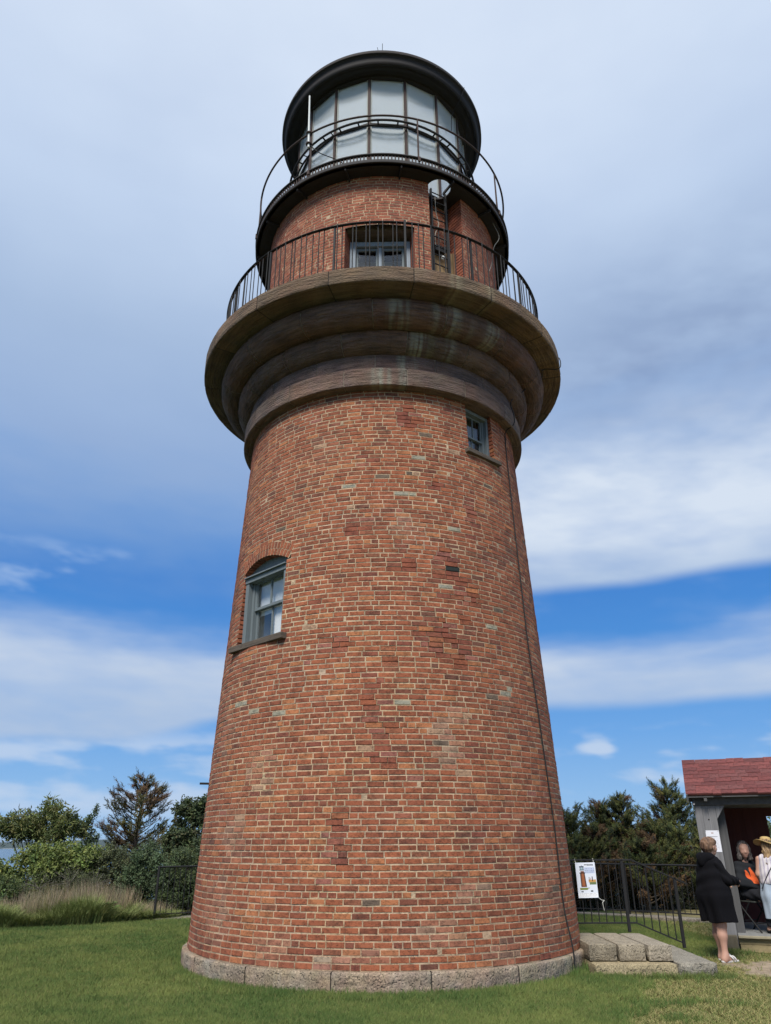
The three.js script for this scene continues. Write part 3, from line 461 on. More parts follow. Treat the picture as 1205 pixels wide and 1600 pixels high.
// ================================================================ ground, sea and the far shore
const dryAt = (x, z) => { const e = mix(2.15, 2.95, sst(-8.4, -11.2, z)) - (z < -11.3 ? -0.9 * sst(-11.3, -12.6, z) : 0); return sst(-0.35, 0.75, x - e + 1.1 * fbm(x * 0.9, 0, z * 0.9, 3)) * (1 - sst(-12.3, -13.4, z) * (1 - sst(5.4, 5.9, x))) * (1 - 0.0 * z); };
const bareAt = (x, z) => { const d = Math.hypot((x - 5.25) / 1.6, (z + 11.6) / 1.0); return sst(0.05, 0.6, 1 - d + 1.3 * fbm(x * 1.3, 4, z * 1.3, 3)); };
const groundY = (x, z) => (z < -25 ? -Math.pow((-25 - z) * 0.12, 1.5) * 2.2 : 0) + (z > -25 ? 0.02 * fbm(x * 0.25, 2, z * 0.25, 2) : 0);
{
  const axis = (lo, hi, fineLo, fineHi, step, coarse) => { const a = []; for (let v = lo; v < fineLo; v += coarse) a.push(v); for (let v = fineLo; v < fineHi; v += step) a.push(v); for (let v = fineHi; v <= hi; v += coarse) a.push(v); return a; };
  const xs = axis(-420, 420, -13, 13, 0.16, 12), zs = axis(-190, 260, -26, -6, 0.16, 8), p = [], u = [], c = [], idx = [];
  for (const z of zs) for (const x of xs) {
    p.push(x, groundY(x, z), z); u.push(x * 0.8, z * 0.8);
    const d = dryAt(x, z), b = bareAt(x, z), n = fbm(x * 0.5, 7, z * 0.5, 4), f = fbm(x * 2.6, 3, z * 2.6, 3);
    let k = mix3([0.052, 0.088, 0.022], [0.085, 0.115, 0.030], clamp(0.5 + 1.2 * n));
    k = mix3(k, mix3([0.33, 0.265, 0.125], [0.20, 0.175, 0.07], clamp(0.5 + 2 * f)), d * 0.85); k = mix3(k, [0.40, 0.31, 0.215], b);
    if (z < -24 || x < -14) k = [0.07, 0.075, 0.03];
    c.push(...k);
  }
  const nx = xs.length; for (let j = 0; j < zs.length - 1; j++) for (let i = 0; i < nx - 1; i++) { const q = j * nx + i; idx.push(q, q + nx, q + nx + 1, q, q + nx + 1, q + 1); }
  const g = new THREE.BufferGeometry(); g.setAttribute('position', new THREE.Float32BufferAttribute(p, 3)); g.setAttribute('uv', new THREE.Float32BufferAttribute(u, 2)); g.setAttribute('color', new THREE.Float32BufferAttribute(c, 3)); g.setIndex(idx); g.computeVertexNormals();
  struct('ground', g, new THREE.MeshStandardMaterial({ vertexColors: true, roughness: 1, map: T.soil, bumpMap: T.soil, bumpScale: 0.03 }), 'mown lawn with a dry trodden patch');
  const wave = tileTexture(512, (a, b) => vf(a, b, 20, 40, 5, 5));
  const sea = new THREE.PlaneGeometry(70000, 70000, 1, 1).rotateX(-Math.PI / 2).translate(0, -45, 0), su = sea.attributes.uv; for (let i = 0; i < su.count; i++) su.setXY(i, su.getX(i) * 700, su.getY(i) * 700);
  struct('sea', sea, std([0.05, 0.11, 0.17], { roughness: 0.22, bumpMap: wave, bumpScale: 2.2 }), 'blue sea beyond the bluff');
  // low wooded coast across the water
  const nxh = 420, nzh = 14, hp = [], hc = [], hi = [];
  for (let j = 0; j <= nzh; j++) for (let i = 0; i <= nxh; i++) {
    const a = mix(-62, 40, i / nxh) * RAD, t = j / nzh, D = 5200 + 300 * fbm(i * 0.05, 1, 0, 3) + t * 700, rise = sst(0, 0.45, t) * (1 - sst(0.75, 1, t) * 0.5);
    const top = 38 + 26 * fbm(i * 0.02, 5, 0.3, 4) + 7 * fbm(i * 0.35, 2, j * 0.8, 3);
    hp.push(Math.sin(a) * D, -45.5 + rise * Math.max(6, top) + (j ? 1.2 : -1), -Math.cos(a) * D);
    hc.push(...(t < 0.05 ? (fbm(i * 0.2, 9, 0, 2) > 0.05 ? [0.42, 0.40, 0.35] : [0.1, 0.11, 0.08]) : mix3([0.018, 0.034, 0.024], [0.03, 0.045, 0.028], rnd())));
    if (j < nzh && i < nxh) { const q = j * (nxh + 1) + i; hi.push(q, q + 1, q + nxh + 2, q, q + nxh + 2, q + nxh + 1); }
  }
  const hg = new THREE.BufferGeometry(); hg.setAttribute('position', new THREE.Float32BufferAttribute(hp, 3)); hg.setAttribute('color', new THREE.Float32BufferAttribute(hc, 3)); hg.setIndex(hi); hg.computeVertexNormals();
  struct('far_shore_hills', hg, new THREE.MeshStandardMaterial({ vertexColors: true, roughness: 1, side: THREE.DoubleSide }), 'low wooded coast across the water');
}
// ================================================================ granite steps at the tower door
function roughBlock(w, h, d, amp, tone, hewn = 0.5) {
  const n = (v) => Math.max(3, Math.round(v / 0.045)), g = mergeVertices(new THREE.BoxGeometry(w, h, d, n(w), n(h), n(d)).deleteAttribute('uv').deleteAttribute('normal')), p = g.attributes.position, c = [], o = rnd() * 50;
  for (let i = 0; i < p.count; i++) {
    let x = p.getX(i), y = p.getY(i), z = p.getZ(i); const top = y > h / 2 - 1e-4, q = V(x / w, y / h, z / d).multiplyScalar(2), e = Math.max(0, Math.abs(q.x) - 0.985) + 0;
    const k = (top ? 0.25 : 1) * amp, edge = [w / 2 - Math.abs(x), h / 2 - Math.abs(y), d / 2 - Math.abs(z)].filter((v) => v < 0.012).length >= 2 ? 0.008 : 0;
    x += k * fbm(x * 7 + o, y * 7, z * 7, 3) - Math.sign(x) * edge; y += k * 0.8 * fbm(x * 6, y * 6 + o, z * 6, 3) - Math.sign(y) * edge; z += k * fbm(x * 7, y * 7, z * 7 + o, 3) - Math.sign(z) * edge;
    p.setXYZ(i, x, y, z); const m = 1 + 0.7 * fbm(x * 5 + o, y * 5, z * 5, 3); c.push(...(top ? tone.map((v) => v * 1.12) : tone.map((v) => v * m)));
  }
  g.setAttribute('color', new THREE.Float32BufferAttribute(c, 3)); const f = g.toNonIndexed(), fp = f.attributes.position, uv = []; f.computeVertexNormals(); const fn = f.attributes.normal;
  for (let i = 0; i < fp.count; i++) { const ax = Math.abs(fn.getX(i)), ay = Math.abs(fn.getY(i)); uv.push(...(ay > 0.6 ? [fp.getX(i), fp.getZ(i)] : ax > 0.6 ? [fp.getZ(i), fp.getY(i)] : [fp.getX(i), fp.getY(i)]).map((v) => v * 1.3 + o)); }
  f.setAttribute('uv', new THREE.Float32BufferAttribute(uv, 2)); return f;
}
{
  const s = thing('entrance_steps', 'grey granite block steps beside the foot of the lighthouse', 'steps', [3.4, 0, -11.8]);
  const blk = (x0, x1, z0, z1, y0, y1, tone, amp, label) => { const m = part('step_block', roughBlock(x1 - x0, y1 - y0, z1 - z0, amp, tone), M.granite, s); m.position.set((x0 + x1) / 2 - 3.4, (y0 + y1) / 2, (z0 + z1) / 2 + 11.8); if (label) m.userData.label = label; return m; };
  blk(2.66, 3.03, -12.46, -11.16, 0.165, 0.36, [0.34, 0.295, 0.22], 0.012); blk(3.045, 3.40, -12.45, -11.14, 0.165, 0.36, [0.41, 0.355, 0.27], 0.012); blk(3.425, 3.745, -12.45, -11.11, 0.165, 0.355, [0.41, 0.36, 0.285], 0.012);
  blk(2.66, 3.73, -12.4, -10.93, -0.1, 0.158, [0.46, 0.385, 0.24], 0.018, 'long buff granite block along the near side');
  const e = blk(3.76, 4.26, -12.72, -10.93, -0.1, 0.175, [0.34, 0.315, 0.265], 0.05, 'dark hewn end block'); e.rotation.y = -0.03;
}
{ // hand rail of the steps
  const g = thing('stair_railing', 'black iron hand rail with thin pickets above the granite steps', 'railing', [3.63, 0, -12.55]);
  const X = (x) => x - 3.63, top = (x) => (x < 3.78 ? 1.33 : 1.33 - (x - 3.78) * 0.415), low = (x) => (x < 3.75 ? 0.475 : 0.475 - (x - 3.75) * 0.40);
  part('hand_rail', merge([beam([X(2.78), 1.33, 0], [X(3.79), 1.33, 0], 0.022, 0.042), beam([X(3.78), 1.33, 0], [X(4.60), top(4.60), 0], 0.022, 0.042)]), M.black, g);
  part('bottom_rail', merge([beam([X(2.8), 0.475, 0], [X(3.75), 0.475, 0], 0.02, 0.03), beam([X(3.745), 0.475, 0], [X(4.41), low(4.41), 0], 0.02, 0.03)]), M.black, g);
  part('post', box(0.042, 0.98, 0.042, 0, 0.845, 0), M.black, g); part('post', box(0.042, 0.93, 0.042, X(4.415), 0.61, 0), M.black, g);
  for (let i = 0; i < 14; i++) { const x = 2.86 + i * 0.112; if (Math.abs(x - 3.63) < 0.04 || x > 4.38) continue; part('picket', bar([X(x), low(x), 0], [X(x), top(x), 0], 0.0085), M.black, g); }
}
{ // printed poster tied to the hand rail
  const cv = document.createElement('canvas'); cv.width = 320; cv.height = 510; const k = cv.getContext('2d');
  k.fillStyle = '#e3e9f4'; k.fillRect(0, 0, 320, 510);
  k.fillStyle = '#c3d0ea'; k.fillRect(130, 70, 170, 90); k.fillStyle = '#f3f5f8'; k.fillRect(8, 440, 304, 62);
  k.fillStyle = '#7b4a35'; k.beginPath(); k.moveTo(72, 125); k.lineTo(128, 125); k.lineTo(146, 355); k.lineTo(66, 355); k.fill();
  k.fillStyle = '#a4623c'; k.beginPath(); k.moveTo(90, 150); k.lineTo(116, 150); k.lineTo(126, 335); k.lineTo(86, 335); k.fill();
  k.fillStyle = '#2a2320'; k.fillRect(52, 145, 92, 14); k.fillRect(62, 160, 10, 190); k.beginPath(); k.moveTo(128, 160); k.lineTo(136, 160); k.lineTo(152, 352); k.lineTo(140, 352); k.fill();
  k.fillStyle = '#24384c'; k.fillRect(60, 52, 70, 18); k.fillRect(66, 70, 10, 36); k.fillRect(114, 70, 10, 36); k.fillRect(58, 104, 74, 10); k.fillRect(94, 36, 5, 18); k.fillStyle = '#9fb9c4'; k.fillRect(78, 72, 34, 32);
  k.fillStyle = '#8c9a3a'; k.fillRect(40, 372, 130, 18); k.fillStyle = '#3d4a22'; k.fillRect(36, 366, 160, 7); k.fillRect(40, 390, 120, 6);
  k.fillStyle = '#c89a5c'; k.fillRect(188, 250, 120, 40); k.fillStyle = '#6f7f56'; k.fillRect(200, 286, 110, 36); k.fillStyle = '#4a2f28'; k.fillRect(196, 212, 9, 50); k.fillRect(244, 205, 14, 68); k.fillStyle = '#a8553c'; k.fillRect(220, 222, 8, 34);
  k.fillStyle = '#1c1c1e'; for (const [x, y, w, h] of [[140, 28, 40, 11], [186, 24, 14, 22], [204, 30, 10, 16], [218, 24, 12, 22], [234, 30, 14, 16], [252, 24, 12, 22], [268, 30, 18, 16], [54, 414, 34, 14], [206, 404, 38, 20]]) k.fillRect(x, y, w, h);
  k.fillStyle = '#8c93ad'; for (let r = 0; r < 3; r++) for (let x = 146; x < 290; x += 12 + rnd() * 16) k.fillRect(x, 86 + r * 24, 6 + rnd() * 10, 11);
  k.fillStyle = '#9a9ca6'; for (let r = 0; r < 3; r++) for (let x = 30; x < 290; x += 10 + rnd() * 14) k.fillRect(x, 446 + r * 18, 5 + rnd() * 8, 6);
  const t = new THREE.CanvasTexture(cv); t.colorSpace = THREE.SRGBColorSpace;
  const g = thing('poster', 'white printed poster with a lighthouse picture tied to the hand rail', 'poster', [3.06, 0.81, -12.51]);
  const sh = new THREE.BoxGeometry(0.30, 0.485, 0.004, 8, 8, 1), p = sh.attributes.position; for (let i = 0; i < p.count; i++) p.setZ(i, p.getZ(i) + 0.012 * Math.sin(p.getX(i) * 9 + 1) + 0.008 * Math.sin(p.getY(i) * 7)); sh.computeVertexNormals();
  const m = part('sheet', sh.translate(0, 0.245, 0), new THREE.MeshStandardMaterial({ map: t, roughness: 0.5 }), g); g.rotation.z = 0.02;
  const string = std([0.6, 0.6, 0.55]);
  for (const s of [-1, 1]) part('string', tube([[s * 0.13, 0.47, 0.01], [s * 0.14, 0.5, -0.01], [s * 0.14, 0.54, -0.04]], 0.004, 8, 5), string, g);
  part('string', tube([[0.15, 0.0, 0.01], [0.19, -0.03, 0.0], [0.24, -0.04, -0.03], [0.2, -0.06, 0.01], [0.21, -0.17, 0.0]], 0.005, 16, 5), string, g);
}
// ================================================================ iron fence round the plot, on flat edging stones
const fencePath = new THREE.CatmullRomCurve3([[-5.15, -18.33], [-3.2, -19.45], [-0.8, -20.0], [1.9, -20.05], [4.46, -19.33], [6.0, -18.3], [7.3, -17.0], [8.4, -15.2]].map(([x, z]) => V(x, 0, z)));
{
  const g = thing('iron_fence', 'low black iron picket fence curving round behind the lighthouse', 'fence', [-5.15, 0, -18.33]), L = fencePath.getLength(), n = Math.round(L / 0.125);
  const pt = (u, y) => { const q = fencePath.getPointAt(clamp(u)); return [q.x + 5.15, y, q.z + 18.33]; };
  const rail = (y, r) => tube(Array.from({ length: 60 }, (_, i) => pt(i / 59, y)), r, 240, 6);
  part('top_rail', rail(1.08, 0.02), M.black, g); part('bottom_rail', rail(0.14, 0.014), M.black, g);
  const pk = new THREE.CylinderGeometry(0.0085, 0.0085, 0.95, 5).translate(0, 0.61, 0), po = box(0.045, 1.1, 0.045, 0, 0.55, 0);
  for (let i = 0; i <= n; i++) { const post = i % 15 === 0, m = part(post ? 'post' : 'picket', post ? po : pk, M.black, g); m.position.set(...pt(i / n, 0)); }
  const e = thing('stone_edging', 'pale flat edging stones laid under the iron fence', 'edging', [-5.15, 0, -18.33]);
  const L2 = Math.round(L / 0.62); for (let i = 0; i < L2; i++) { const u = (i + 0.5) / L2, q = pt(u, 0.02), d = fencePath.getTangentAt(u), m = part('edging_stone', roughBlock(0.6 + 0.03 * gauss(), 0.11, 0.34 + 0.05 * gauss(), 0.02, mix3([0.36, 0.31, 0.25], [0.30, 0.28, 0.25], rnd())), M.granite, e); m.position.set(q[0], 0.005 + 0.012 * rnd(), q[2]); m.rotation.y = -Math.atan2(d.z, d.x) + 0.05 * gauss(); }
}
// ================================================================ timber shelter with a red shingle roof
const HUT = { x: 5.27, z: -13.5, turn: -22 * RAD };
const hutAt = (x, y, z) => { const c = Math.cos(HUT.turn), s = Math.sin(HUT.turn); return [HUT.x + c * x + s * z, y, HUT.z - s * x + c * z]; };
{
  const g = thing('wooden_shelter', 'open timber ticket shelter with red shingle roof and low deck', 'shelter', [HUT.x, 0, HUT.z], HUT.turn), W = 3.0;
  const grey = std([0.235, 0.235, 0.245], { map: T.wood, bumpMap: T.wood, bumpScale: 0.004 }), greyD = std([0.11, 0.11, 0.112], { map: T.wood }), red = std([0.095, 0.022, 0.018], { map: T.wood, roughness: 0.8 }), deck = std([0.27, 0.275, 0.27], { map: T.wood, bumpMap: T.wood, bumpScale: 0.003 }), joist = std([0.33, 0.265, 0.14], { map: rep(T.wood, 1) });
  const post = part('corner_post', merge([box(0.115, 2.14, 0.16, 0.0575, 1.07, -0.08), box(0.215, 2.14, 0.03, 0.224, 1.07, -0.035)]), grey, g);
  part('bolt', new THREE.SphereGeometry(0.012, 8, 6).translate(0.2, 1.92, -0.018), M.dark, post);
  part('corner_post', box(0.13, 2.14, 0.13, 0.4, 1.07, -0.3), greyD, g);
  part('corner_post', box(0.13, 2.14, 0.13, W - 0.07, 1.07, -0.08), grey, g);
  const br = new THREE.Shape(); br.moveTo(0.335, 1.93); br.lineTo(0.335, 2.135); br.lineTo(0.48, 2.135); part('brace', new THREE.ExtrudeGeometry(br, { depth: 0.04, bevelEnabled: false }).translate(0, 0, -0.06), grey, g);
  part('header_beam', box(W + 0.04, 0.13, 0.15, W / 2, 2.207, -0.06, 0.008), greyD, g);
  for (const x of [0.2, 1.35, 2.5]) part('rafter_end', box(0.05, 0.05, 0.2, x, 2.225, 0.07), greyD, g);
  const eave = [2.315, 0.17], ridge = [2.95, -1.0], sl = Math.hypot(ridge[0] - eave[0], ridge[1] - eave[1]), ang = Math.atan2(ridge[0] - eave[0], eave[1] - ridge[1]);
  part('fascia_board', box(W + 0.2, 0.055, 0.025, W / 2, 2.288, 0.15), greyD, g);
  const front = new THREE.BoxGeometry(W + 0.2, 0.025, sl).rotateX(ang).translate(W / 2, (eave[0] + ridge[0]) / 2 - 0.022, (eave[1] + ridge[1]) / 2), back = new THREE.BoxGeometry(W + 0.2, 0.025, sl).rotateX(-ang).translate(W / 2, (eave[0] + ridge[0]) / 2 - 0.022, 2 * ridge[1] - (eave[1] + ridge[1]) / 2);
  const roof = part('roof', merge([front, back]), std([0.1, 0.05, 0.04]), g);
  const tones = [[0.175, 0.046, 0.042], [0.15, 0.041, 0.038], [0.20, 0.056, 0.05], [0.13, 0.036, 0.034], [0.165, 0.054, 0.05]].map((c) => std(c, { map: T.grain, bumpMap: T.pit, bumpScale: 0.003 }));
  const rows = 9, ex = sl / rows;
  for (let r = 0; r < rows; r++) for (let x = -0.1; x < W + 0.09;) {
    const w = Math.min(rr(0.13, 0.34), W + 0.1 - x), dz = rnd() < 0.4 ? 0.018 : 0, m = part('shingle', new THREE.BoxGeometry(w - 0.003, 0.016 + 0.014 * rnd(), ex * 1.25), tones[Math.floor(rnd() * 5)], roof);
    const s = (r + 0.5) * ex - dz, h = 0.008; m.rotation.x = ang - 0.035; m.position.set(x + w / 2, eave[0] + Math.sin(ang) * s + h, eave[1] - Math.cos(ang) * s + h * 0.5); x += w;
  }
  const gab = new THREE.Shape(); gab.moveTo(0.12, 2.15); gab.lineTo(-2.12, 2.15); gab.lineTo(-1.0, 2.90); gab.closePath();
  part('gable_board', new THREE.ExtrudeGeometry(gab, { depth: 0.03, bevelEnabled: false }).rotateY(-Math.PI / 2).translate(0.02, 0, 0), grey, g);
  part('barge_board', merge([box(0.025, 0.14, sl, 0, 0, 0).rotateX(ang).translate(-0.085, 2.565, -0.415), box(0.025, 0.14, sl).rotateX(-ang).translate(-0.085, 2.565, -1.585)]), grey, g);
  for (let i = 0; i < 10; i++) part('wall_board', box(0.025, 2.2, 0.195, 0.03, 1.08, -0.27 - i * 0.195), red, g);
  for (let i = 0; i < 6; i++) part('wall_board', box(0.2, 2.2, 0.025, 0.12 + i * 0.2, 1.12, -2.12 - 0.004 * (i % 2)), red, g);
  for (let i = 0; i < 9; i++) part('wall_board', box(0.2, 0.75, 0.025, 1.32 + i * 0.2, 0.6, -2.12), red, g);
  part('lintel_board', box(1.85, 0.18, 0.03, 2.12, 2.09, -2.12), red, g);
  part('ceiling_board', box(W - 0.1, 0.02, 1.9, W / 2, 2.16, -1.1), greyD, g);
  for (let i = 0; i < 16; i++) part('deck_board', box(W - 0.34, 0.03, 0.142, W / 2 + 0.17, 0.215, 0.03 - i * 0.147), deck, g);
  part('front_joist', box(W - 0.34, 0.085, 0.045, W / 2 + 0.17, 0.152, 0.115, 0.006), joist, g); part('front_joist', box(W - 0.36, 0.105, 0.045, W / 2 + 0.17, 0.055, 0.11, 0.006), joist, g);
  part('front_joist', box(W - 0.34, 0.032, 0.1, W / 2 + 0.17, 0.213, 0.155, 0.006), std([0.36, 0.32, 0.22], { map: T.wood }), g);
  part('foot_block', box(0.16, 0.24, 0.2, 0.24, 0.1, 0.02, 0.01), std([0.15, 0.13, 0.09], { map: T.wood }), g);
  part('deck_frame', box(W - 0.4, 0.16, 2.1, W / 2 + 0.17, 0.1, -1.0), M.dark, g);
  // paper notice pinned to the post
  const cv = document.createElement('canvas'); cv.width = 200; cv.height = 280; const k = cv.getContext('2d'); k.fillStyle = '#dfe1ea'; k.fillRect(0, 0, 200, 280); k.fillStyle = '#b9a7a8'; k.fillRect(85, 26, 34, 18); k.fillStyle = '#2a2a30'; for (let x = 40; x < 160; x += 13 + rnd() * 5) k.fillRect(x, 78, 11, 8); k.fillStyle = '#8d6f66'; for (let x = 26; x < 120; x += 14) k.fillRect(x, 102, 11, 7); k.fillStyle = '#a9a9b4'; for (let r = 0; r < 7; r++) for (let x = 26; x < 170; x += 9 + rnd() * 12) k.fillRect(x, 130 + r * 18, 5 + rnd() * 8, 5);
  const t = new THREE.CanvasTexture(cv); t.colorSpace = THREE.SRGBColorSpace;
  const n = thing('notice_sheet', 'white paper notice pinned on the grey shelter post', 'notice', hutAt(0.215, 1.42, -0.016), HUT.turn);
  part('sheet', new THREE.BoxGeometry(0.215, 0.33, 0.002).translate(0, 0.165, 0), new THREE.MeshStandardMaterial({ map: t, roughness: 0.7 }), n);
  for (const s of [-1, 1]) part('pin', new THREE.SphereGeometry(0.005, 6, 5).translate(s * 0.095, 0.32, 0.002), M.dark, n);
}
// ================================================================ plants
const leafMat = new THREE.MeshPhysicalMaterial({ color: 0xffffff, roughness: 0.75, side: THREE.DoubleSide, transmission: 0.25, thickness: 0 });
const needleMat = new THREE.MeshStandardMaterial({ color: 0xffffff, roughness: 0.9, side: THREE.DoubleSide });
const bark = std([0.085, 0.068, 0.052], { map: T.grain, bumpMap: T.pit, bumpScale: 0.01 }), barkGrey = std([0.17, 0.15, 0.13], { map: T.grain });
function leafSpray(n, len, wid, spread) {           // a small cluster of folded leaves on one twig
  const F = new Faces(); F.c = [];
  for (let i = 0; i < n; i++) {
    const o = V(gauss() * spread, gauss() * spread, gauss() * spread), d = V(gauss(), gauss() + 0.15, gauss()).normalize(), s = V(gauss(), gauss(), gauss()).cross(d).normalize(), u = d.clone().cross(s), l = len * rr(0.7, 1.25), w = wid * rr(0.8, 1.2);
    const A = o.toArray(), B = o.clone().addScaledVector(d, l * 0.5).addScaledVector(s, w).addScaledVector(u, w * 0.35).toArray(), C = o.clone().addScaledVector(d, l).addScaledVector(u, -l * 0.12).toArray(), D = o.clone().addScaledVector(d, l * 0.5).addScaledVector(s, -w).addScaledVector(u, w * 0.35).toArray();
    F.tri(A, B, C, [0, 0], [0, 1], [1, 0], []); F.tri(A, C, D, [0, 0], [1, 0], [0, 1], []);
  }
  F.c = []; return F.geo();
}
function needleSpray(n, L, len) {                  // a feathery shoot pointing along +y
  const F = new Faces();
  for (let i = 0; i < n; i++) {
    const y = L * (i / n) ** 0.9, a = rnd() * 6.283, k = len * (1.15 - 0.75 * i / n), d = V(Math.cos(a), rr(0.5, 1.3), Math.sin(a)).normalize().multiplyScalar(k * rr(0.7, 1.3)), w = V(-Math.sin(a), rr(-0.4, 0.4), Math.cos(a)).multiplyScalar(k * 0.13);
    const o = V(0, y, 0); F.tri(o.clone().sub(w).toArray(), o.clone().add(w).toArray(), o.clone().add(d).toArray(), [0, 0], [1, 0], [0, 1], []);
    const m = o.clone().addScaledVector(d, 0.55), e = d.clone().applyAxisAngle(V(0, 1, 0), rr(-0.9, 0.9)).multiplyScalar(0.6); F.tri(m.clone().sub(w).toArray(), m.clone().add(w).toArray(), m.clone().add(e).toArray(), [0, 0], [1, 0], [0, 1], []);
  }
  F.c = []; return F.geo();
}
const SPRAY = { leaf: leafSpray(9, 0.085, 0.022, 0.06), small: leafSpray(11, 0.05, 0.015, 0.05), tiny: leafSpray(8, 0.035, 0.009, 0.05), long: leafSpray(9, 0.13, 0.017, 0.06), cedar: needleSpray(26, 0.2, 0.06), cedarFine: needleSpray(20, 0.15, 0.045) };
function foliage(name, parent, geo, mat, list) {    // list of [position, direction | null, scale, colour]
  const m = new THREE.InstancedMesh(geo, mat, list.length), q = new THREE.Quaternion(), q2 = new THREE.Quaternion(), X = new THREE.Matrix4(), c = new THREE.Color();
  list.forEach(([p, d, s, col], i) => { if (d) { q.setFromUnitVectors(V(0, 1, 0), d); q2.setFromAxisAngle(V(0, 1, 0), rnd() * 6.283); q.multiply(q2); } else q.set(gauss(), gauss(), gauss(), gauss()).normalize(); X.compose(p, q, V(s, s, s)); m.setMatrixAt(i, X); m.setColorAt(i, c.setRGB(...col)); });
  m.name = name; m.userData.kind = 'stuff'; parent.add(m); return m;
}
const limb = (pts, r0, r1, k = 5) => { const c = new THREE.CatmullRomCurve3(pts), n = Math.max(4, pts.length * 3), g = new THREE.TubeGeometry(c, n, 1, k), p = g.attributes.position; for (let i = 0; i <= n; i++) { const o = c.getPointAt(i / n), r = mix(r0, r1, i / n); for (let j = 0; j <= k; j++) { const q = i * (k + 1) + j, v = V(p.getX(q), p.getY(q), p.getZ(q)).sub(o).multiplyScalar(r).add(o); p.setXYZ(q, v.x, v.y, v.z); } } g.computeVertexNormals(); return g; };
const vary = (c, a = 0.28) => { const k = 1 + a * gauss(); return [c[0] * k * (1 + 0.1 * gauss()), c[1] * k, c[2] * k * (1 + 0.1 * gauss())]; };
function cedar(label, { x, z, H, R, n = 46, dead = 0, lean = [0, 0], from = 0.1, tones, arm, sparse = 1, group = 'cedars beyond the fence' }) {
  const t = thing('cedar_tree', label, 'tree', [x, groundY(x, z), z], 0, group), wood = [], leaves = [], top = V(lean[0], H, lean[1]);
  const axis = (s) => V(top.x * s * s + 0.04 * Math.sin(s * 9 + x), H * s, top.z * s * s + 0.04 * Math.cos(s * 7 + z));
  wood.push(limb([0, 0.25, 0.5, 0.75, 0.97].map(axis), 0.028 + 0.022 * H, 0.012, 7));
  const green = tones || [[0.065, 0.082, 0.024], [0.09, 0.105, 0.027], [0.045, 0.062, 0.023], [0.13, 0.13, 0.034]], brown = [[0.13, 0.075, 0.035], [0.10, 0.06, 0.03], [0.16, 0.10, 0.045]];
  for (let i = 0; i < n; i++) {
    const s = from + (0.985 - from) * Math.pow((i + 0.5) / n, 0.85), a = i * 2.399 + rr(-0.5, 0.5), wide = arm && i === arm[0], L = (wide ? arm[2] : R * Math.pow(1.06 - s, 0.62) * rr(0.45, 1.15) * (rnd() < 0.14 ? 1.3 : 1)), A = wide ? arm[1] : a, up = wide ? 0.75 : rr(0.25, 0.95);
    const o = axis(s), d = V(Math.cos(A), 0, Math.sin(A)), e = (k) => o.clone().addScaledVector(d, L * k).add(V(0, L * up * k * (0.35 + 0.75 * k), 0));
    wood.push(limb([e(0), e(0.35), e(0.7), e(1)], 0.012 + 0.012 * L, 0.004, 4));
    const isDead = rnd() < dead, m = Math.round(L * 46 * sparse) + 5, dry = rnd() < 0.12 + dead * 0.6 || (s < 0.3 && rnd() < 0.5);
    if (isDead && rnd() < 0.45) { for (let q = 0; q < 5; q++) leaves.push([e(rr(0.85, 1.02)).add(V(gauss(), gauss(), gauss()).multiplyScalar(0.05)), V(gauss(), 0.6, gauss()).normalize(), rr(0.5, 0.8), vary(brown[q % 3])]); continue; }
    for (let k = 0; k < m; k++) {
      const f = Math.pow(rr(0.08, 1), 0.7), p = e(f), off = V(gauss(), gauss() * 0.7 + 0.1, gauss()).multiplyScalar(0.13 * (1.1 - 0.6 * f) * Math.min(1.3, 0.4 + L)); p.add(off);
      leaves.push([p, d.clone().multiplyScalar(rr(0.5, 1.1)).add(V(gauss() * 0.5, rr(0.3, 1.1), gauss() * 0.5)).normalize(), rr(0.65, 1.35), vary(dry ? brown[k % 3] : green[Math.floor(rnd() * green.length)])]);
    }
  }
  for (let q = 0; q < 14; q++) leaves.push([axis(rr(0.9, 1)).add(V(gauss(), gauss(), gauss()).multiplyScalar(0.03)), V(gauss() * 0.3, 1, gauss() * 0.3).normalize(), rr(0.5, 0.9), vary(green[q % green.length])]);
  part('trunk', merge(wood), bark, t); foliage('crown', t, SPRAY.cedar, needleMat, leaves); return t;
}
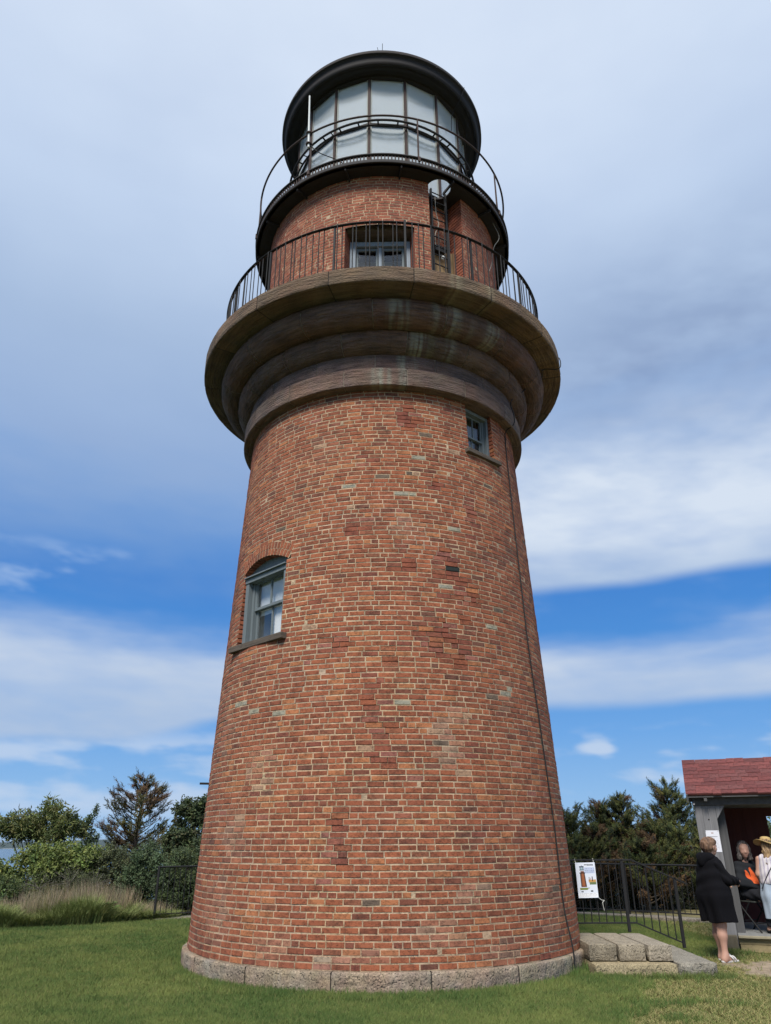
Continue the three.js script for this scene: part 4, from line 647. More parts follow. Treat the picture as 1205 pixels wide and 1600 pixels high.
function bushy(name, label, category, { x, z, clumps, stems = 4, geo = 'leaf', size = 1, density = 300, tones, wood = bark, r0 = 0.035, twigs = 3, group }) {
  const t = thing(name, label, category, [x, groundY(x, z), z], 0, group), W = [], leaves = [];
  clumps.forEach(([cx, cy, cz, rx, ry = rx, rz = rx], ci) => {
    const b = V(gauss() * 0.08 * stems * 0.4, 0, gauss() * 0.08), c = V(cx, cy, cz); if (ci < 12) W.push(limb([b, b.clone().lerp(c, 0.4).add(V(0.05 * gauss(), 0.05, 0.05 * gauss())), b.clone().lerp(c, 0.75), c], r0, r0 * 0.3, 5));
    const sub = Array.from({ length: 7 }, () => V(gauss() * 0.55 * rx, gauss() * 0.55 * ry, gauss() * 0.55 * rz));
    for (let k = 0; k < twigs * 3; k++) { const v = V(gauss(), gauss() * 0.8 + 0.35, gauss()).normalize(); W.push(limb([c, c.clone().add(V(v.x * rx * 0.5, v.y * ry * 0.5 + 0.02, v.z * rz * 0.5)), c.clone().add(V(v.x * rx * 0.95, v.y * ry * 0.95, v.z * rz * 0.95))], r0 * 0.3, 0.003, 4)); }
    const n = Math.round(density * rx * ry * 6);
    for (let k = 0; k < n; k++) {
      let p; if (rnd() < 0.62) { const s = sub[k % 7]; p = V(s.x + gauss() * 0.26 * rx, s.y + gauss() * 0.24 * ry, s.z + gauss() * 0.26 * rz); } else { const v = V(gauss(), gauss(), gauss()).normalize(), f = Math.cbrt(rr(0.15, 1)); p = V(v.x * rx * f, v.y * ry * f, v.z * rz * f); }
      p.add(c); if (p.y < 0.03) p.y = 0.03 + 0.1 * rnd();
      leaves.push([p, null, size * rr(0.7, 1.25), vary(tones[Math.floor(rnd() * tones.length)])]);
    }
  });
  part('stems', merge(W), wood, t); foliage('foliage', t, SPRAY[geo], leafMat, leaves); return t;
}
// --- right: a dark screen of cedars behind the fence
cedar('broad dark cedar close to the right edge of the brick tower', { x: 4.75, z: -21.3, H: 2.2, R: 1.4, n: 66 });
cedar('slim twin tipped cedar left of the tallest one beyond the fence', { x: 5.9, z: -21.6, H: 2.45, R: 0.85, n: 60, lean: [-0.1, 0] });
cedar('slender pointed cedar in the middle of the screen beyond the fence', { x: 6.35, z: -21.4, H: 2.65, R: 0.8, n: 62 });
cedar('tallest cedar beyond the fence with a long arm reaching left', { x: 7.75, z: -21.6, H: 2.88, R: 1.15, n: 70, arm: [30, Math.PI * 0.97, 1.0], from: 0.06 });
cedar('low brownish cedar between the slender and the tallest cedar', { x: 7.0, z: -20.9, H: 1.8, R: 1.0, n: 50, dead: 0.25 });
cedar('short brown tinged cedar right behind the poster railing', { x: 5.35, z: -20.7, H: 1.85, R: 0.95, n: 50, dead: 0.3 });
cedar('low dark cedar behind the fence beside the standing visitor', { x: 8.3, z: -20.5, H: 1.75, R: 0.95, n: 46 });
cedar('rear cedar partly hidden behind the broad dark cedar', { x: 4.1, z: -23.2, H: 2.0, R: 1.2, n: 46 });
cedar('rear cedar filling the gap left of the tallest cedar', { x: 6.9, z: -23.4, H: 1.85, R: 1.3, n: 56 });
cedar('rear cedar seen under the shelter eaves', { x: 9.3, z: -23.0, H: 1.7, R: 1.3, n: 50 });
cedar('small cedar low in the hedge beyond the stair railing', { x: 6.3, z: -20.0, H: 1.5, R: 0.85, n: 44, dead: 0.15 });
cedar('small cedar low in the hedge beside the tower foot', { x: 4.6, z: -20.4, H: 1.5, R: 0.9, n: 44 });
const LIME = [[0.15, 0.20, 0.035], [0.105, 0.155, 0.03], [0.19, 0.225, 0.05]], MID = [[0.085, 0.13, 0.03], [0.12, 0.16, 0.038], [0.06, 0.10, 0.026]], DEEP = [[0.040, 0.068, 0.022], [0.06, 0.092, 0.026], [0.085, 0.115, 0.03]], BLUEG = [[0.075, 0.12, 0.045], [0.10, 0.145, 0.06], [0.055, 0.095, 0.035]];
bushy('leafy_shrub', 'bright green leafy shrub beside the grey shelter post', 'shrub', { x: 8.85, z: -21.0, clumps: [[0, 1.5, 0, 0.45, 0.45], [0.3, 1.0, 0.1, 0.5, 0.6], [-0.3, 0.9, 0, 0.5, 0.6]], tones: LIME, group: 'shrubs beyond the fence' });
bushy('leafy_shrub', 'pale green shrub seen through the shelter back opening', 'shrub', { x: 10.4, z: -22.4, clumps: [[0, 1.4, 0, 0.8, 0.7], [0.7, 1.6, 0.2, 0.7, 0.6], [-0.6, 1.0, 0, 0.7, 0.8]], tones: BLUEG, group: 'shrubs beyond the fence' });
for (const [x, z, h, l] of [[4.5, -21.0, 1.0, 'dark undergrowth bush at the foot of the broad dark cedar'], [5.6, -21.1, 1.05, 'dark undergrowth bush behind the poster'], [6.7, -21.0, 1.05, 'dark undergrowth bush under the slender pointed cedar'], [7.7, -20.9, 1.1, 'dark undergrowth bush under the tallest cedar'], [8.7, -20.4, 1.0, 'dark undergrowth bush beside the shelter']])
  bushy('undergrowth_bush', l, 'bush', { x, z, clumps: [[0, h * 0.55, 0, 0.62, h * 0.5], [-0.4, h * 0.3, 0.1, 0.5, 0.35], [0.4, h * 0.35, 0.1, 0.5, 0.4]], geo: 'small', density: 300, twigs: 8, wood: barkGrey, tones: [[0.03, 0.042, 0.016], [0.045, 0.06, 0.02], [0.07, 0.06, 0.03], [0.02, 0.03, 0.014]], group: 'undergrowth behind the fence' });
// --- left: thicket on the edge of the bluff
bushy('sumac_tree', 'open crowned small tree with several bare stems above the thicket', 'tree', { x: -9.0, z: -21.2, clumps: [[-1.05, 1.95, 0, 0.4, 0.32], [-0.62, 2.05, 0.1, 0.44, 0.34], [-0.15, 1.95, -0.1, 0.42, 0.34], [0.02, 2.36, 0, 0.28, 0.26], [0.42, 2.05, 0.1, 0.34, 0.28], [0.78, 1.92, 0, 0.24, 0.22], [-0.75, 1.78, 0, 0.28, 0.16], [0.25, 1.75, 0, 0.3, 0.16]], geo: 'long', tones: [[0.13, 0.165, 0.038], [0.165, 0.165, 0.042], [0.09, 0.125, 0.03]], density: 210, r0: 0.03, group: 'small trees on the bluff' });
bushy('sapling', 'thin sapling with sparse leaves between the two left trees', 'sapling', { x: -8.0, z: -21.3, clumps: [[0.1, 1.65, 0, 0.2, 0.28], [0.0, 2.1, 0, 0.12, 0.2], [0.12, 2.35, 0, 0.06, 0.18], [-0.12, 1.8, 0, 0.12, 0.18], [-0.45, 1.95, 0.1, 0.07, 0.2], [-0.35, 2.2, 0.1, 0.05, 0.14]], geo: 'small', density: 260, tones: BLUEG, r0: 0.018, group: 'small trees on the bluff' });
cedar('half dead brown cedar standing tallest in the left thicket', { x: -6.75, z: -21.6, H: 3.2, R: 1.45, n: 44, dead: 0.3, from: 0.3, sparse: 0.9, tones: [[0.095, 0.09, 0.024], [0.13, 0.11, 0.03], [0.06, 0.068, 0.022]], group: 'small trees on the bluff' });
bushy('leafy_tree', 'dense dark leafy tree tight against the left side of the lighthouse', 'tree', { x: -5.2, z: -21.2, clumps: [[-0.1, 2.2, 0, 0.4, 0.36], [0.4, 2.3, 0, 0.5, 0.4], [-0.25, 1.6, 0.1, 0.5, 0.45], [0.4, 1.6, 0, 0.6, 0.5], [-0.2, 1.0, 0.2, 0.6, 0.5], [0.5, 0.9, 0, 0.7, 0.6], [1.2, 1.6, 0, 0.6, 0.8]], tones: [...DEEP, DEEP[0], [0.08, 0.085, 0.03]], density: 330, group: 'small trees on the bluff' });
const scrub = 'shrubs of the left thicket';
bushy('leafy_shrub', 'bright green shrub at the left edge of the picture', 'shrub', { x: -10.7, z: -20.0, clumps: [[0, 1.15, 0, 0.5, 0.4], [0.3, 0.7, 0.2, 0.5, 0.5], [-0.5, 0.9, 0, 0.6, 0.6], [-1.2, 0.9, 0, 0.6, 0.6]], tones: LIME, group: scrub });
bushy('leafy_shrub', 'mid green shrub at the foot of the open crowned tree', 'shrub', { x: -9.1, z: -20.4, clumps: [[0.2, 1.2, 0, 0.55, 0.4], [-0.5, 0.7, 0.1, 0.55, 0.4], [0.7, 1.15, 0, 0.55, 0.45]], tones: LIME, group: scrub });
bushy('leafy_shrub', 'lime green rounded shrub left of the half dead cedar', 'shrub', { x: -7.95, z: -20.2, clumps: [[0, 1.2, 0, 0.52, 0.42], [0.5, 1.1, 0.1, 0.5, 0.45], [-0.4, 0.85, 0.1, 0.5, 0.5]], tones: LIME, group: scrub });
bushy('twiggy_shrub', 'grey green twiggy shrub under the half dead cedar', 'shrub', { x: -6.95, z: -20.3, clumps: [[0, 1.15, 0, 0.5, 0.45], [0.45, 1.0, 0, 0.5, 0.5], [-0.4, 0.85, 0.1, 0.5, 0.5]], geo: 'small', density: 300, twigs: 7, wood: barkGrey, tones: [[0.10, 0.115, 0.045], [0.075, 0.095, 0.035]], group: scrub });
bushy('leafy_shrub', 'blue green shrub left of the fence end post', 'shrub', { x: -5.95, z: -20.1, clumps: [[0, 1.25, 0, 0.45, 0.4], [0.35, 0.85, 0.1, 0.5, 0.5], [-0.3, 0.65, 0.1, 0.5, 0.5]], geo: 'small', density: 330, tones: BLUEG, group: scrub });
bushy('leafy_shrub', 'dark shrub behind the left end of the fence', 'shrub', { x: -4.9, z: -19.9, clumps: [[0, 0.95, 0, 0.55, 0.5], [0.4, 0.6, 0, 0.6, 0.55], [-0.35, 0.45, 0.1, 0.5, 0.45], [0.9, 1.0, -0.2, 0.6, 0.7]], geo: 'small', density: 360, tones: DEEP, group: scrub });
bushy('twiggy_shrub', 'thin leaved grey brown shrub in front of the lime green rounded shrub', 'shrub', { x: -7.5, z: -19.3, clumps: [[0, 0.7, 0, 0.5, 0.4], [0.6, 0.65, 0, 0.4, 0.4], [-0.7, 0.6, 0, 0.4, 0.35]], geo: 'tiny', density: 260, twigs: 4, wood: barkGrey, tones: [[0.10, 0.10, 0.05], [0.075, 0.09, 0.035]], group: scrub });
bushy('leafy_shrub', 'low olive shrub behind the dry reeds at far left', 'shrub', { x: -9.9, z: -19.2, clumps: [[0, 0.6, 0, 0.6, 0.4], [0.8, 0.55, 0, 0.5, 0.38], [-0.8, 0.6, 0, 0.6, 0.45]], geo: 'small', density: 240, tones: MID, group: scrub });
for (const [x, l] of [[-11.2, 'low scrub bush at the far left end of the thicket'], [-9.8, 'low scrub bush under the open crowned tree'], [-8.4, 'low scrub bush under the thin sapling'], [-7.2, 'low scrub bush at the foot of the half dead cedar'], [-6.0, 'low scrub bush between the half dead cedar and the leafy tree']])
  bushy('scrub_bush', l, 'bush', { x, z: -20.9, clumps: [[0, 0.5, 0, 0.75, 0.42], [0.55, 0.4, 0.1, 0.55, 0.36], [-0.5, 0.35, 0.2, 0.5, 0.36]], geo: 'small', density: 300, twigs: 5, tones: MID, group: 'low scrub of the left thicket' });
// --- grasses
function bladeTuft(n, h, w, spread, bend) {
  const F = new Faces();
  for (let i = 0; i < n; i++) {
    const a = rnd() * 6.283, b = rnd() * 6.283, x = spread * gauss() * 0.5, z = spread * gauss() * 0.5, l = h * rr(0.55, 1.2), dx = Math.cos(a) * bend * l * rr(0.2, 1), dz = Math.sin(a) * bend * l * rr(0.2, 1), wx = Math.cos(b) * w / 2, wz = Math.sin(b) * w / 2;
    const A = [x - wx, -0.01, z - wz], B = [x + wx, -0.01, z + wz], C = [x + wx * 0.7 + dx * 0.35, l * 0.6, z + wz * 0.7 + dz * 0.35], D = [x - wx * 0.7 + dx * 0.35, l * 0.6, z - wz * 0.7 + dz * 0.35], E = [x + dx, l, z + dz];
    F.quad(A, B, C, D, [0, 0], [1, 0], [1, 1], [0, 1], []); F.tri(D, C, E, [0, 0], [1, 0], [0, 1], []);
  }
  F.c = []; return F.geo();
}
function grassStuff(name, label, geo, list, mat) {
  const m = new THREE.InstancedMesh(geo, mat, list.length), q = new THREE.Quaternion(), X = new THREE.Matrix4(), c = new THREE.Color(), Y = V(0, 1, 0);
  list.forEach(([x, y, z, s, sy, col], i) => { q.setFromAxisAngle(Y, rnd() * 6.283); X.compose(V(x, y, z), q, V(s, sy, s)); m.setMatrixAt(i, X); m.setColorAt(i, c.setRGB(...col)); });
  m.name = name; m.userData = { kind: 'stuff', label, category: 'grass' }; scene.add(m); return m;
}
const grassMat = new THREE.MeshStandardMaterial({ color: 0xffffff, roughness: 0.8, side: THREE.DoubleSide });
const lawnEdge = (x) => ramp([[-14, -15.6], [-7.7, -16.7], [-6.37, -17.2], [-5.3, -18.3], [-3.5, -19.2], [0, -19.8], [4.4, -19.1], [6.5, -17.6], [9, -15]], x);
const onSteps = (x, z) => x > 2.55 && x < 4.32 && z > -12.75 && z < -10.9;
const onDeck = (x, z) => { const c = Math.cos(HUT.turn), s = Math.sin(HUT.turn), dx = x - HUT.x, dz = z - HUT.z, lx = c * dx - s * dz, lz = s * dx + c * dz; return lx > 0 && lx < 3.2 && lz < 0.17 && lz > -2.2; };
{
  const lawn = [], dry = [];
  for (let i = 0; i < 430000; i++) {
    const z = -7.7 - 12.3 * Math.pow(rnd(), 1.5), hw = 1.2 + -z * 0.52, x = rr(-hw, hw), d = Math.hypot(x - AXIS, z + DIST);
    if (d < 2.9 || z < lawnEdge(x) || onSteps(x, z) || onDeck(x, z)) continue;
    const dr = clamp(dryAt(x, z) * (1.2 + 1.5 * fbm(x * 1.7, 12, z * 1.7, 3))), b = bareAt(x, z), n = fbm(x * 0.7, 7, z * 0.7, 3), f = fbm(x * 3, 1, z * 3, 2);
    if (rnd() < b * 0.97 || rnd() < dr * 0.45) continue;
    let c = mix3([0.070, 0.125, 0.024], [0.19, 0.225, 0.055], clamp(0.4 + 1.3 * n + 0.8 * f + 0.3 * gauss()));
    if (rnd() < 0.10) c = mix3(c, [0.24, 0.21, 0.08], rr(0.3, 0.9));
    const foot = d < 3.3 ? 1.3 : 1;
    if (rnd() < dr) { c = mix3(c, rnd() < 0.5 ? [0.36, 0.295, 0.125] : [0.16, 0.18, 0.045], rr(0.45, 1)); dry.push([x, groundY(x, z), z, rr(0.7, 1.2), rr(0.45, 0.9), c]); }
    else lawn.push([x, groundY(x, z), z, rr(0.75, 1.25), rr(0.7, 1.2) * foot, c]);
  }
  for (let i = 0; i < 900; i++) { const a = rr(-1.9, 1.9), r = 2.93 + Math.abs(gauss()) * 0.09; lawn.push([AXIS + Math.sin(a) * r, 0, -DIST + Math.cos(a) * r, 1, rr(0.9, 1.9) * (a > 0.9 ? 1.4 : 1), vary([0.075, 0.135, 0.025])]); }
  for (let i = 0; i < 500; i++) lawn.push([rr(2.6, 4.4), 0, -10.86 + 0.06 * gauss(), 1, rr(0.6, 1.5), vary([0.11, 0.15, 0.035])]);
  grassStuff('lawn_grass', 'short mown green lawn grass', bladeTuft(7, 0.066, 0.0065, 0.055, 0.8), lawn, grassMat);
  grassStuff('dry_grass', 'sparse yellowed grass on the trodden corner', bladeTuft(6, 0.04, 0.006, 0.06, 1.6), dry, grassMat);
  const reeds = [], tall = [];
  for (let i = 0; i < 1000; i++) {
    const x = rr(-12.5, -4.95), z = lawnEdge(x) - rr(0.35, 1.7), k = clamp(0.5 + 1.6 * fbm(x * 0.9, 3, 1, 2)), tan = rnd() < 0.75;
    reeds.push([x, 0, z, rr(0.8, 1.2), (0.2 + 0.6 * k) * rr(0.75, 1.15) * (x > -5.8 ? 0.6 : 1), vary(tan ? [0.30, 0.235, 0.16] : [0.16, 0.16, 0.07], 0.18)]);
  }
  for (let i = 0; i < 5200; i++) {
    const x = rr(-12.5, -4.9), z = lawnEdge(x) - 0.85 * Math.pow(rnd(), 1.3) + 0.05 * gauss(), k = clamp(0.55 + 1.8 * fbm(x * 0.8, 6, z, 2));
    tall.push([x, 0, z, rr(0.8, 1.2), (0.4 + 0.55 * k) * rr(0.6, 1.1) * (x > -5.6 ? 0.6 : 1), vary(mix3([0.12, 0.175, 0.04], [0.24, 0.245, 0.085], rnd() * (1 - 0.4 * k)), 0.15)]);
  }
  grassStuff('dry_reeds', 'tan dry reeds standing in front of the left thicket', bladeTuft(9, 0.95, 0.009, 0.16, 0.22), reeds, grassMat);
  grassStuff('tall_grass', 'long unmown green grass along the lawn edge', bladeTuft(12, 0.62, 0.011, 0.14, 0.65), tall, grassMat);
  const fern = thing('fern_clump', 'bright green fern clump in the long grass at the lawn edge', 'fern', [-6.15, 0, -17.85]), fr = [];
  for (let i = 0; i < 11; i++) {
    const F = new Faces(), a = i * 0.571 + rr(-0.2, 0.2), l = rr(0.5, 0.75), e = (s) => [Math.cos(a) * l * 0.75 * s, 0.62 * l * 1.4 * Math.sin(s * 1.9) * 0.75, Math.sin(a) * l * 0.75 * s];
    for (let k = 2; k < 16; k++) for (const sd of [-1, 1]) { const o = e(k / 16), q = e((k + 0.9) / 16), w = 0.16 * Math.sin(Math.PI * Math.min(1, k / 16 + 0.1)), tip = [o[0] - Math.sin(a) * sd * w + (q[0] - o[0]), o[1] - 0.03, o[2] + Math.cos(a) * sd * w + (q[2] - o[2])]; F.tri(o, q, tip, [0, 0], [1, 0], [0, 1], []); }
    F.c = []; part('frond', F.geo(), M.fern || (M.fern = std([0.11, 0.175, 0.04], { side: THREE.DoubleSide })), fern);
  }
}
// ================================================================ people
// a field of tapered capsules joined smoothly, meshed with marching cubes; bones are [ax, ay, az, ra, bx, by, bz, rb]
function skin(bones, { k = 0.03, cell = 0.0145, cut, squash = 1, bump } = {}) {
  const lo = [1e9, 1e9, 1e9], hi = [-1e9, -1e9, -1e9];
  for (const b of bones) for (const [o, r] of [[0, b[3]], [4, b[7]]]) for (let i = 0; i < 3; i++) { lo[i] = Math.min(lo[i], b[o + i] - r); hi[i] = Math.max(hi[i], b[o + i] + r); }
  for (let i = 0; i < 3; i++) { lo[i] -= 0.04; hi[i] += 0.04; }
  const n = Math.min(150, Math.max(28, Math.ceil(Math.max(hi[0] - lo[0], hi[1] - lo[1], hi[2] - lo[2]) / cell)));
  const mc = new MarchingCubes(n, M.dark, false, false, 150000); mc.isolation = 0;
  const pre = bones.map((b) => { const d = [b[4] - b[0], b[5] - b[1], b[6] - b[2]]; return [b, d, Math.max(1e-9, d[0] * d[0] + d[1] * d[1] + d[2] * d[2])]; });
  for (let z = 0; z < n; z++) for (let y = 0; y < n; y++) for (let x = 0; x < n; x++) {
    const X = lo[0] + (hi[0] - lo[0]) * x / n, Y = lo[1] + (hi[1] - lo[1]) * y / n, Z = lo[2] + (hi[2] - lo[2]) * z / n; let s = 0;
    let near = 1e9;
    for (const [b, d, q] of pre) { const t = clamp(((X - b[0]) * d[0] + (Y - b[1]) * d[1] + (Z - b[2]) * d[2]) / q), r = b[3] + (b[7] - b[3]) * t, e = Math.hypot(X - b[0] - d[0] * t, Y - b[1] - d[1] * t, Z - b[2] - d[2] * t) - r; if (e < near) near = e; s += Math.exp(-Math.min(60, Math.max(-60, e / k))); }
    let f = near > 0.2 ? near : -k * Math.log(Math.max(1e-26, s));
    if (bump) f += bump(X, Y, Z); if (cut) f = Math.max(f, cut(X, Y, Z));
    mc.field[z * n * n + y * n + x] = -f;
  }
  mc.update();
  const p = new Float32Array(mc.count * 3); for (let i = 0; i < mc.count; i++) for (let a = 0; a < 3; a++) p[i * 3 + a] = lo[a] + (mc.positionArray[i * 3 + a] + 1) / 2 * (hi[a] - lo[a]);
  let g = new THREE.BufferGeometry(); g.setAttribute('position', new THREE.BufferAttribute(p, 3)); g = mergeVertices(g, 1e-4); g.computeVertexNormals(); return g;
}
const paint = (g, fn) => { const p = g.attributes.position, c = []; for (let i = 0; i < p.count; i++) c.push(...fn(p.getX(i), p.getY(i), p.getZ(i))); g.setAttribute('color', new THREE.Float32BufferAttribute(c, 3)); return g; };
const join = (list) => mergeGeometries(list.map((g) => { const h = new THREE.BufferGeometry(); h.setAttribute('position', g.attributes.position); h.setAttribute('normal', g.attributes.normal); if (g.index) h.setIndex(g.index); else h.setIndex([...Array(g.attributes.position.count).keys()]); return h; }));
const SKIN = std([0.47, 0.27, 0.20], { roughness: 0.6 }), cloth = (c, o = {}) => { const m = new THREE.MeshPhysicalMaterial({ roughness: 1, specularIntensity: 0.2, ...o }); m.color.setRGB(...c); return m; };
// a hand at w, fingers along d, palm facing n; five unequal fingers, curled by c radians at each knuckle
function hand(w, d, n, c = 0.5, side = 1, scale = 1) {
  const W = V(...w), D = V(...d).normalize(), N = V(...n).addScaledVector(D, -V(...n).dot(D)).normalize(), S = D.clone().cross(N).multiplyScalar(side), B = [], s = scale;
  const add = (a, ra, b, rb) => B.push([...a.toArray(), ra * s, ...b.toArray(), rb * s]);
  const at2 = (f, l, t) => W.clone().addScaledVector(D, f * s).addScaledVector(S, l * s).addScaledVector(N, t * s);
  for (const l of [-0.026, -0.009, 0.009, 0.026]) add(at2(0.0, l * 0.6, 0), 0.017, at2(0.078, l, 0), 0.012);
  [[-0.028, 0.060], [-0.0095, 0.075], [0.0095, 0.078], [0.028, 0.066]].forEach(([l, len]) => {
    let p = at2(0.082, l, 0), a = c * 0.5; for (const [f, r0, r1] of [[0.45, 0.0098, 0.0092], [0.32, 0.0092, 0.0086], [0.23, 0.0086, 0.0074]]) { const q = p.clone().addScaledVector(D, Math.cos(a) * len * f * s).addScaledVector(N, Math.sin(a) * len * f * s); add(p, r0, q, r1); p = q; a += c; }
  });
  const t0 = at2(0.018, 0.026, 0.006), t1 = at2(0.045, 0.052, 0.016), t2 = at2(0.074, 0.058, 0.026); add(t0, 0.014, t1, 0.0115); add(t1, 0.0115, t2, 0.0092);
  return skin(B, { k: 0.004, cell: 0.0032 });
}
function headBones(c, f, sc = 1) {                  // centre of the head, facing direction in the horizontal plane
  const F = V(...f).normalize(), U = V(0, 1, 0), S = U.clone().cross(F), P = (a, b, d) => V(...c).addScaledVector(F, a * sc).addScaledVector(U, b * sc).addScaledVector(S, d * sc).toArray(), q = (a, ra, b, rb) => [...a, ra * sc, ...b, rb * sc];
  return { P, bones: [q(P(-0.025, 0.03, 0), 0.078, P(0.02, 0.035, 0), 0.076), q(P(0.03, -0.02, 0), 0.064, P(0.045, -0.07, 0), 0.042), q(P(0.052, -0.085, 0), 0.026, P(0.06, -0.09, 0), 0.022), q(P(0.088, 0.012, 0), 0.009, P(0.108, -0.02, 0), 0.0125), q(P(0.096, -0.026, 0.012), 0.008, P(0.096, -0.026, -0.012), 0.008), q(P(0.084, -0.056, 0.016), 0.009, P(0.084, -0.056, -0.016), 0.009), q(P(0.074, 0.03, 0.03), 0.012, P(0.074, 0.03, -0.03), 0.012), q(P(0.0, 0.005, 0.078), 0.014, P(-0.008, -0.025, 0.076), 0.01), q(P(0.0, 0.005, -0.078), 0.014, P(-0.008, -0.025, -0.076), 0.01), q(P(0.062, -0.03, 0.034), 0.03, P(0.062, -0.03, -0.034), 0.03)] };
}
function face(parent, H, sc = 1, glasses) {
  for (const s of [-1, 1]) { const e = part('eye', new THREE.SphereGeometry(0.0125 * sc, 10, 8).scale(1, 0.7, 1).translate(...H.P(0.078, 0.012, s * 0.031)), std([0.05, 0.035, 0.03], { roughness: 0.3 }), parent); part('eyebrow', bar(H.P(0.088, 0.036, s * 0.018), H.P(0.078, 0.036, s * 0.046), 0.005 * sc), std([0.09, 0.06, 0.045]), parent); }
  part('lips', merge([bar(H.P(0.094, -0.056, -0.018), H.P(0.094, -0.056, 0.018), 0.0045 * sc)]), std([0.40, 0.20, 0.155]), parent);
  if (glasses) part('glasses', merge([...[-1, 1].flatMap((s) => [new THREE.SphereGeometry(0.026 * sc, 12, 8).scale(0.8, 0.8, 0.8).translate(...H.P(0.085, 0.012, s * 0.033)), bar(H.P(0.092, 0.018, s * 0.05), H.P(-0.005, 0.02, s * 0.083), 0.004)]), bar(H.P(0.104, 0.018, -0.02), H.P(0.104, 0.018, 0.02), 0.004)]), std([0.012, 0.011, 0.011], { roughness: 0.2 }), parent);
}
const limbB = (...p) => { const o = []; for (let i = 0; i < p.length - 1; i++) o.push([...p[i], ...p[i + 1]]); return o; };
{ // standing visitor in a long black hooded dress, seen from behind and the side; faces +z in its own axes
  const t = thing('person', 'standing person in a knee length black hooded dress and white sandals', 'person', [4.89, 0, -12.3], Math.PI / 2 + 0.34);
  const H = headBones([0, 1.51, 0.055], [0.0, 0, 1]);
  const hands = [hand([-0.13, 1.04, 0.37], [0.7, -0.15, 0.5], [0.3, -0.2, -1], 0.5, -1), hand([0.13, 1.02, 0.38], [-0.7, -0.1, 0.5], [-0.3, -0.2, -1], 0.5, 1)];
  const legs = [-1, 1].flatMap((s) => [...limbB([s * 0.085, 0.88, 0, 0.1], [s * 0.085, 0.47, s * 0.04, 0.062]), ...limbB([s * 0.085, 0.47, s * 0.04, 0.06], [s * 0.085, 0.34, s * 0.035 - 0.02, 0.06], [s * 0.085, 0.1, s * 0.05 - 0.01, 0.036]), ...limbB([s * 0.085, 0.09, s * 0.05 - 0.012, 0.04], [s * 0.085, 0.045, s * 0.05 - 0.04, 0.034]), ...limbB([s * 0.085, 0.045, s * 0.05 - 0.03, 0.034], [s * 0.095, 0.035, s * 0.05 + 0.14, 0.028])]);
  const arms = [-1, 1].flatMap((s) => [...limbB([s * 0.15, 1.27, 0, 0.04], [s * 0.23, 1.06, 0.08, 0.04]), ...limbB([s * 0.23, 1.06, 0.08, 0.042], [s * 0.13, 1.04, 0.37, 0.028])]);
  const body = join([skin([...legs, ...arms, [0, 0.9, 0, 0.10, 0, 1.22, 0, 0.09], [0, 1.28, 0, 0.05, 0, 1.45, 0.03, 0.048]], { k: 0.02 }), skin([...H.bones, [0, 1.34, 0.01, 0.055, 0, 1.45, 0.035, 0.05]], { k: 0.012, cell: 0.0045 }), ...hands]);
  part('body', body, SKIN, t);
  const fold = (x, y, z) => 0.016 * Math.sin(Math.atan2(x, z) * 7 + 2 * y) * sst(1.0, 0.55, y) + 0.008 * Math.sin(y * 34 + x * 12 + z * 9) * sst(0.85, 1.0, y) * (1 - sst(1.2, 1.3, y));
  const dress = skin([...[-1, 1].flatMap((s) => [[s * 0.095, 1.28, -0.01, 0.105, s * 0.075, 1.08, 0.0, 0.145], [s * 0.075, 1.08, 0.0, 0.145, s * 0.09, 0.85, -0.01, 0.175], [s * 0.09, 0.85, -0.01, 0.175, s * 0.1, 0.48, 0.02, 0.185]]), [0, 1.2, 0.08, 0.1, 0, 1.1, 0.09, 0.1], [0, 1.27, -0.04, 0.09, 0, 1.05, -0.03, 0.12]], { k: 0.03, cell: 0.011, cut: (x, y) => 0.51 + 0.012 * Math.sin(x * 20) - y, bump: fold });
  part('dress', dress, cloth([0.007, 0.007, 0.009]), t);
  part('sleeves', skin([-1, 1].flatMap((s) => [...limbB([s * 0.165, 1.28, -0.005, 0.07], [s * 0.235, 1.07, 0.07, 0.074], [s * 0.15, 1.045, 0.31, 0.058])]), { k: 0.02, bump: (x, y, z) => 0.006 * Math.sin(y * 45 + z * 50) }), cloth([0.008, 0.008, 0.010]), t);
  part('hood', skin([[-0.09, 1.37, -0.05, 0.045, 0, 1.34, -0.10, 0.055], [0, 1.34, -0.10, 0.055, 0.09, 1.37, -0.05, 0.045], [-0.1, 1.37, -0.06, 0.045, -0.08, 1.34, 0.08, 0.03], [0.1, 1.37, -0.06, 0.045, 0.08, 1.34, 0.08, 0.03], [0, 1.36, -0.08, 0.05, 0, 1.28, -0.12, 0.04]], { k: 0.03 }), cloth([0.007, 0.007, 0.009]), t);
  const hair = skin([[...H.P(-0.045, 0.05, 0), 0.086, ...H.P(0.01, 0.062, 0), 0.08], [...H.P(-0.06, -0.01, 0.02), 0.068, ...H.P(-0.05, -0.06, 0.0), 0.05], [...H.P(-0.06, -0.01, -0.02), 0.068, ...H.P(-0.05, -0.06, 0.0), 0.05], [...H.P(0.04, 0.085, 0.03), 0.04, ...H.P(0.07, 0.07, -0.03), 0.035], [...H.P(-0.005, 0.04, 0.06), 0.035, ...H.P(-0.03, -0.01, 0.068), 0.026], [...H.P(-0.005, 0.04, -0.06), 0.035, ...H.P(-0.03, -0.01, -0.068), 0.026]], { k: 0.012, cell: 0.005, bump: (x, y, z) => 0.003 * Math.sin(x * 160 + y * 40) + 0.003 * Math.sin(z * 150 + y * 50) });
  part('hair', paint(hair, (x, y, z) => mix3([0.07, 0.038, 0.024], [0.20, 0.115, 0.068], clamp(0.5 + 2.5 * fbm(x * 30, y * 8, z * 30, 2)))), new THREE.MeshStandardMaterial({ vertexColors: true, roughness: 0.7 }), t);
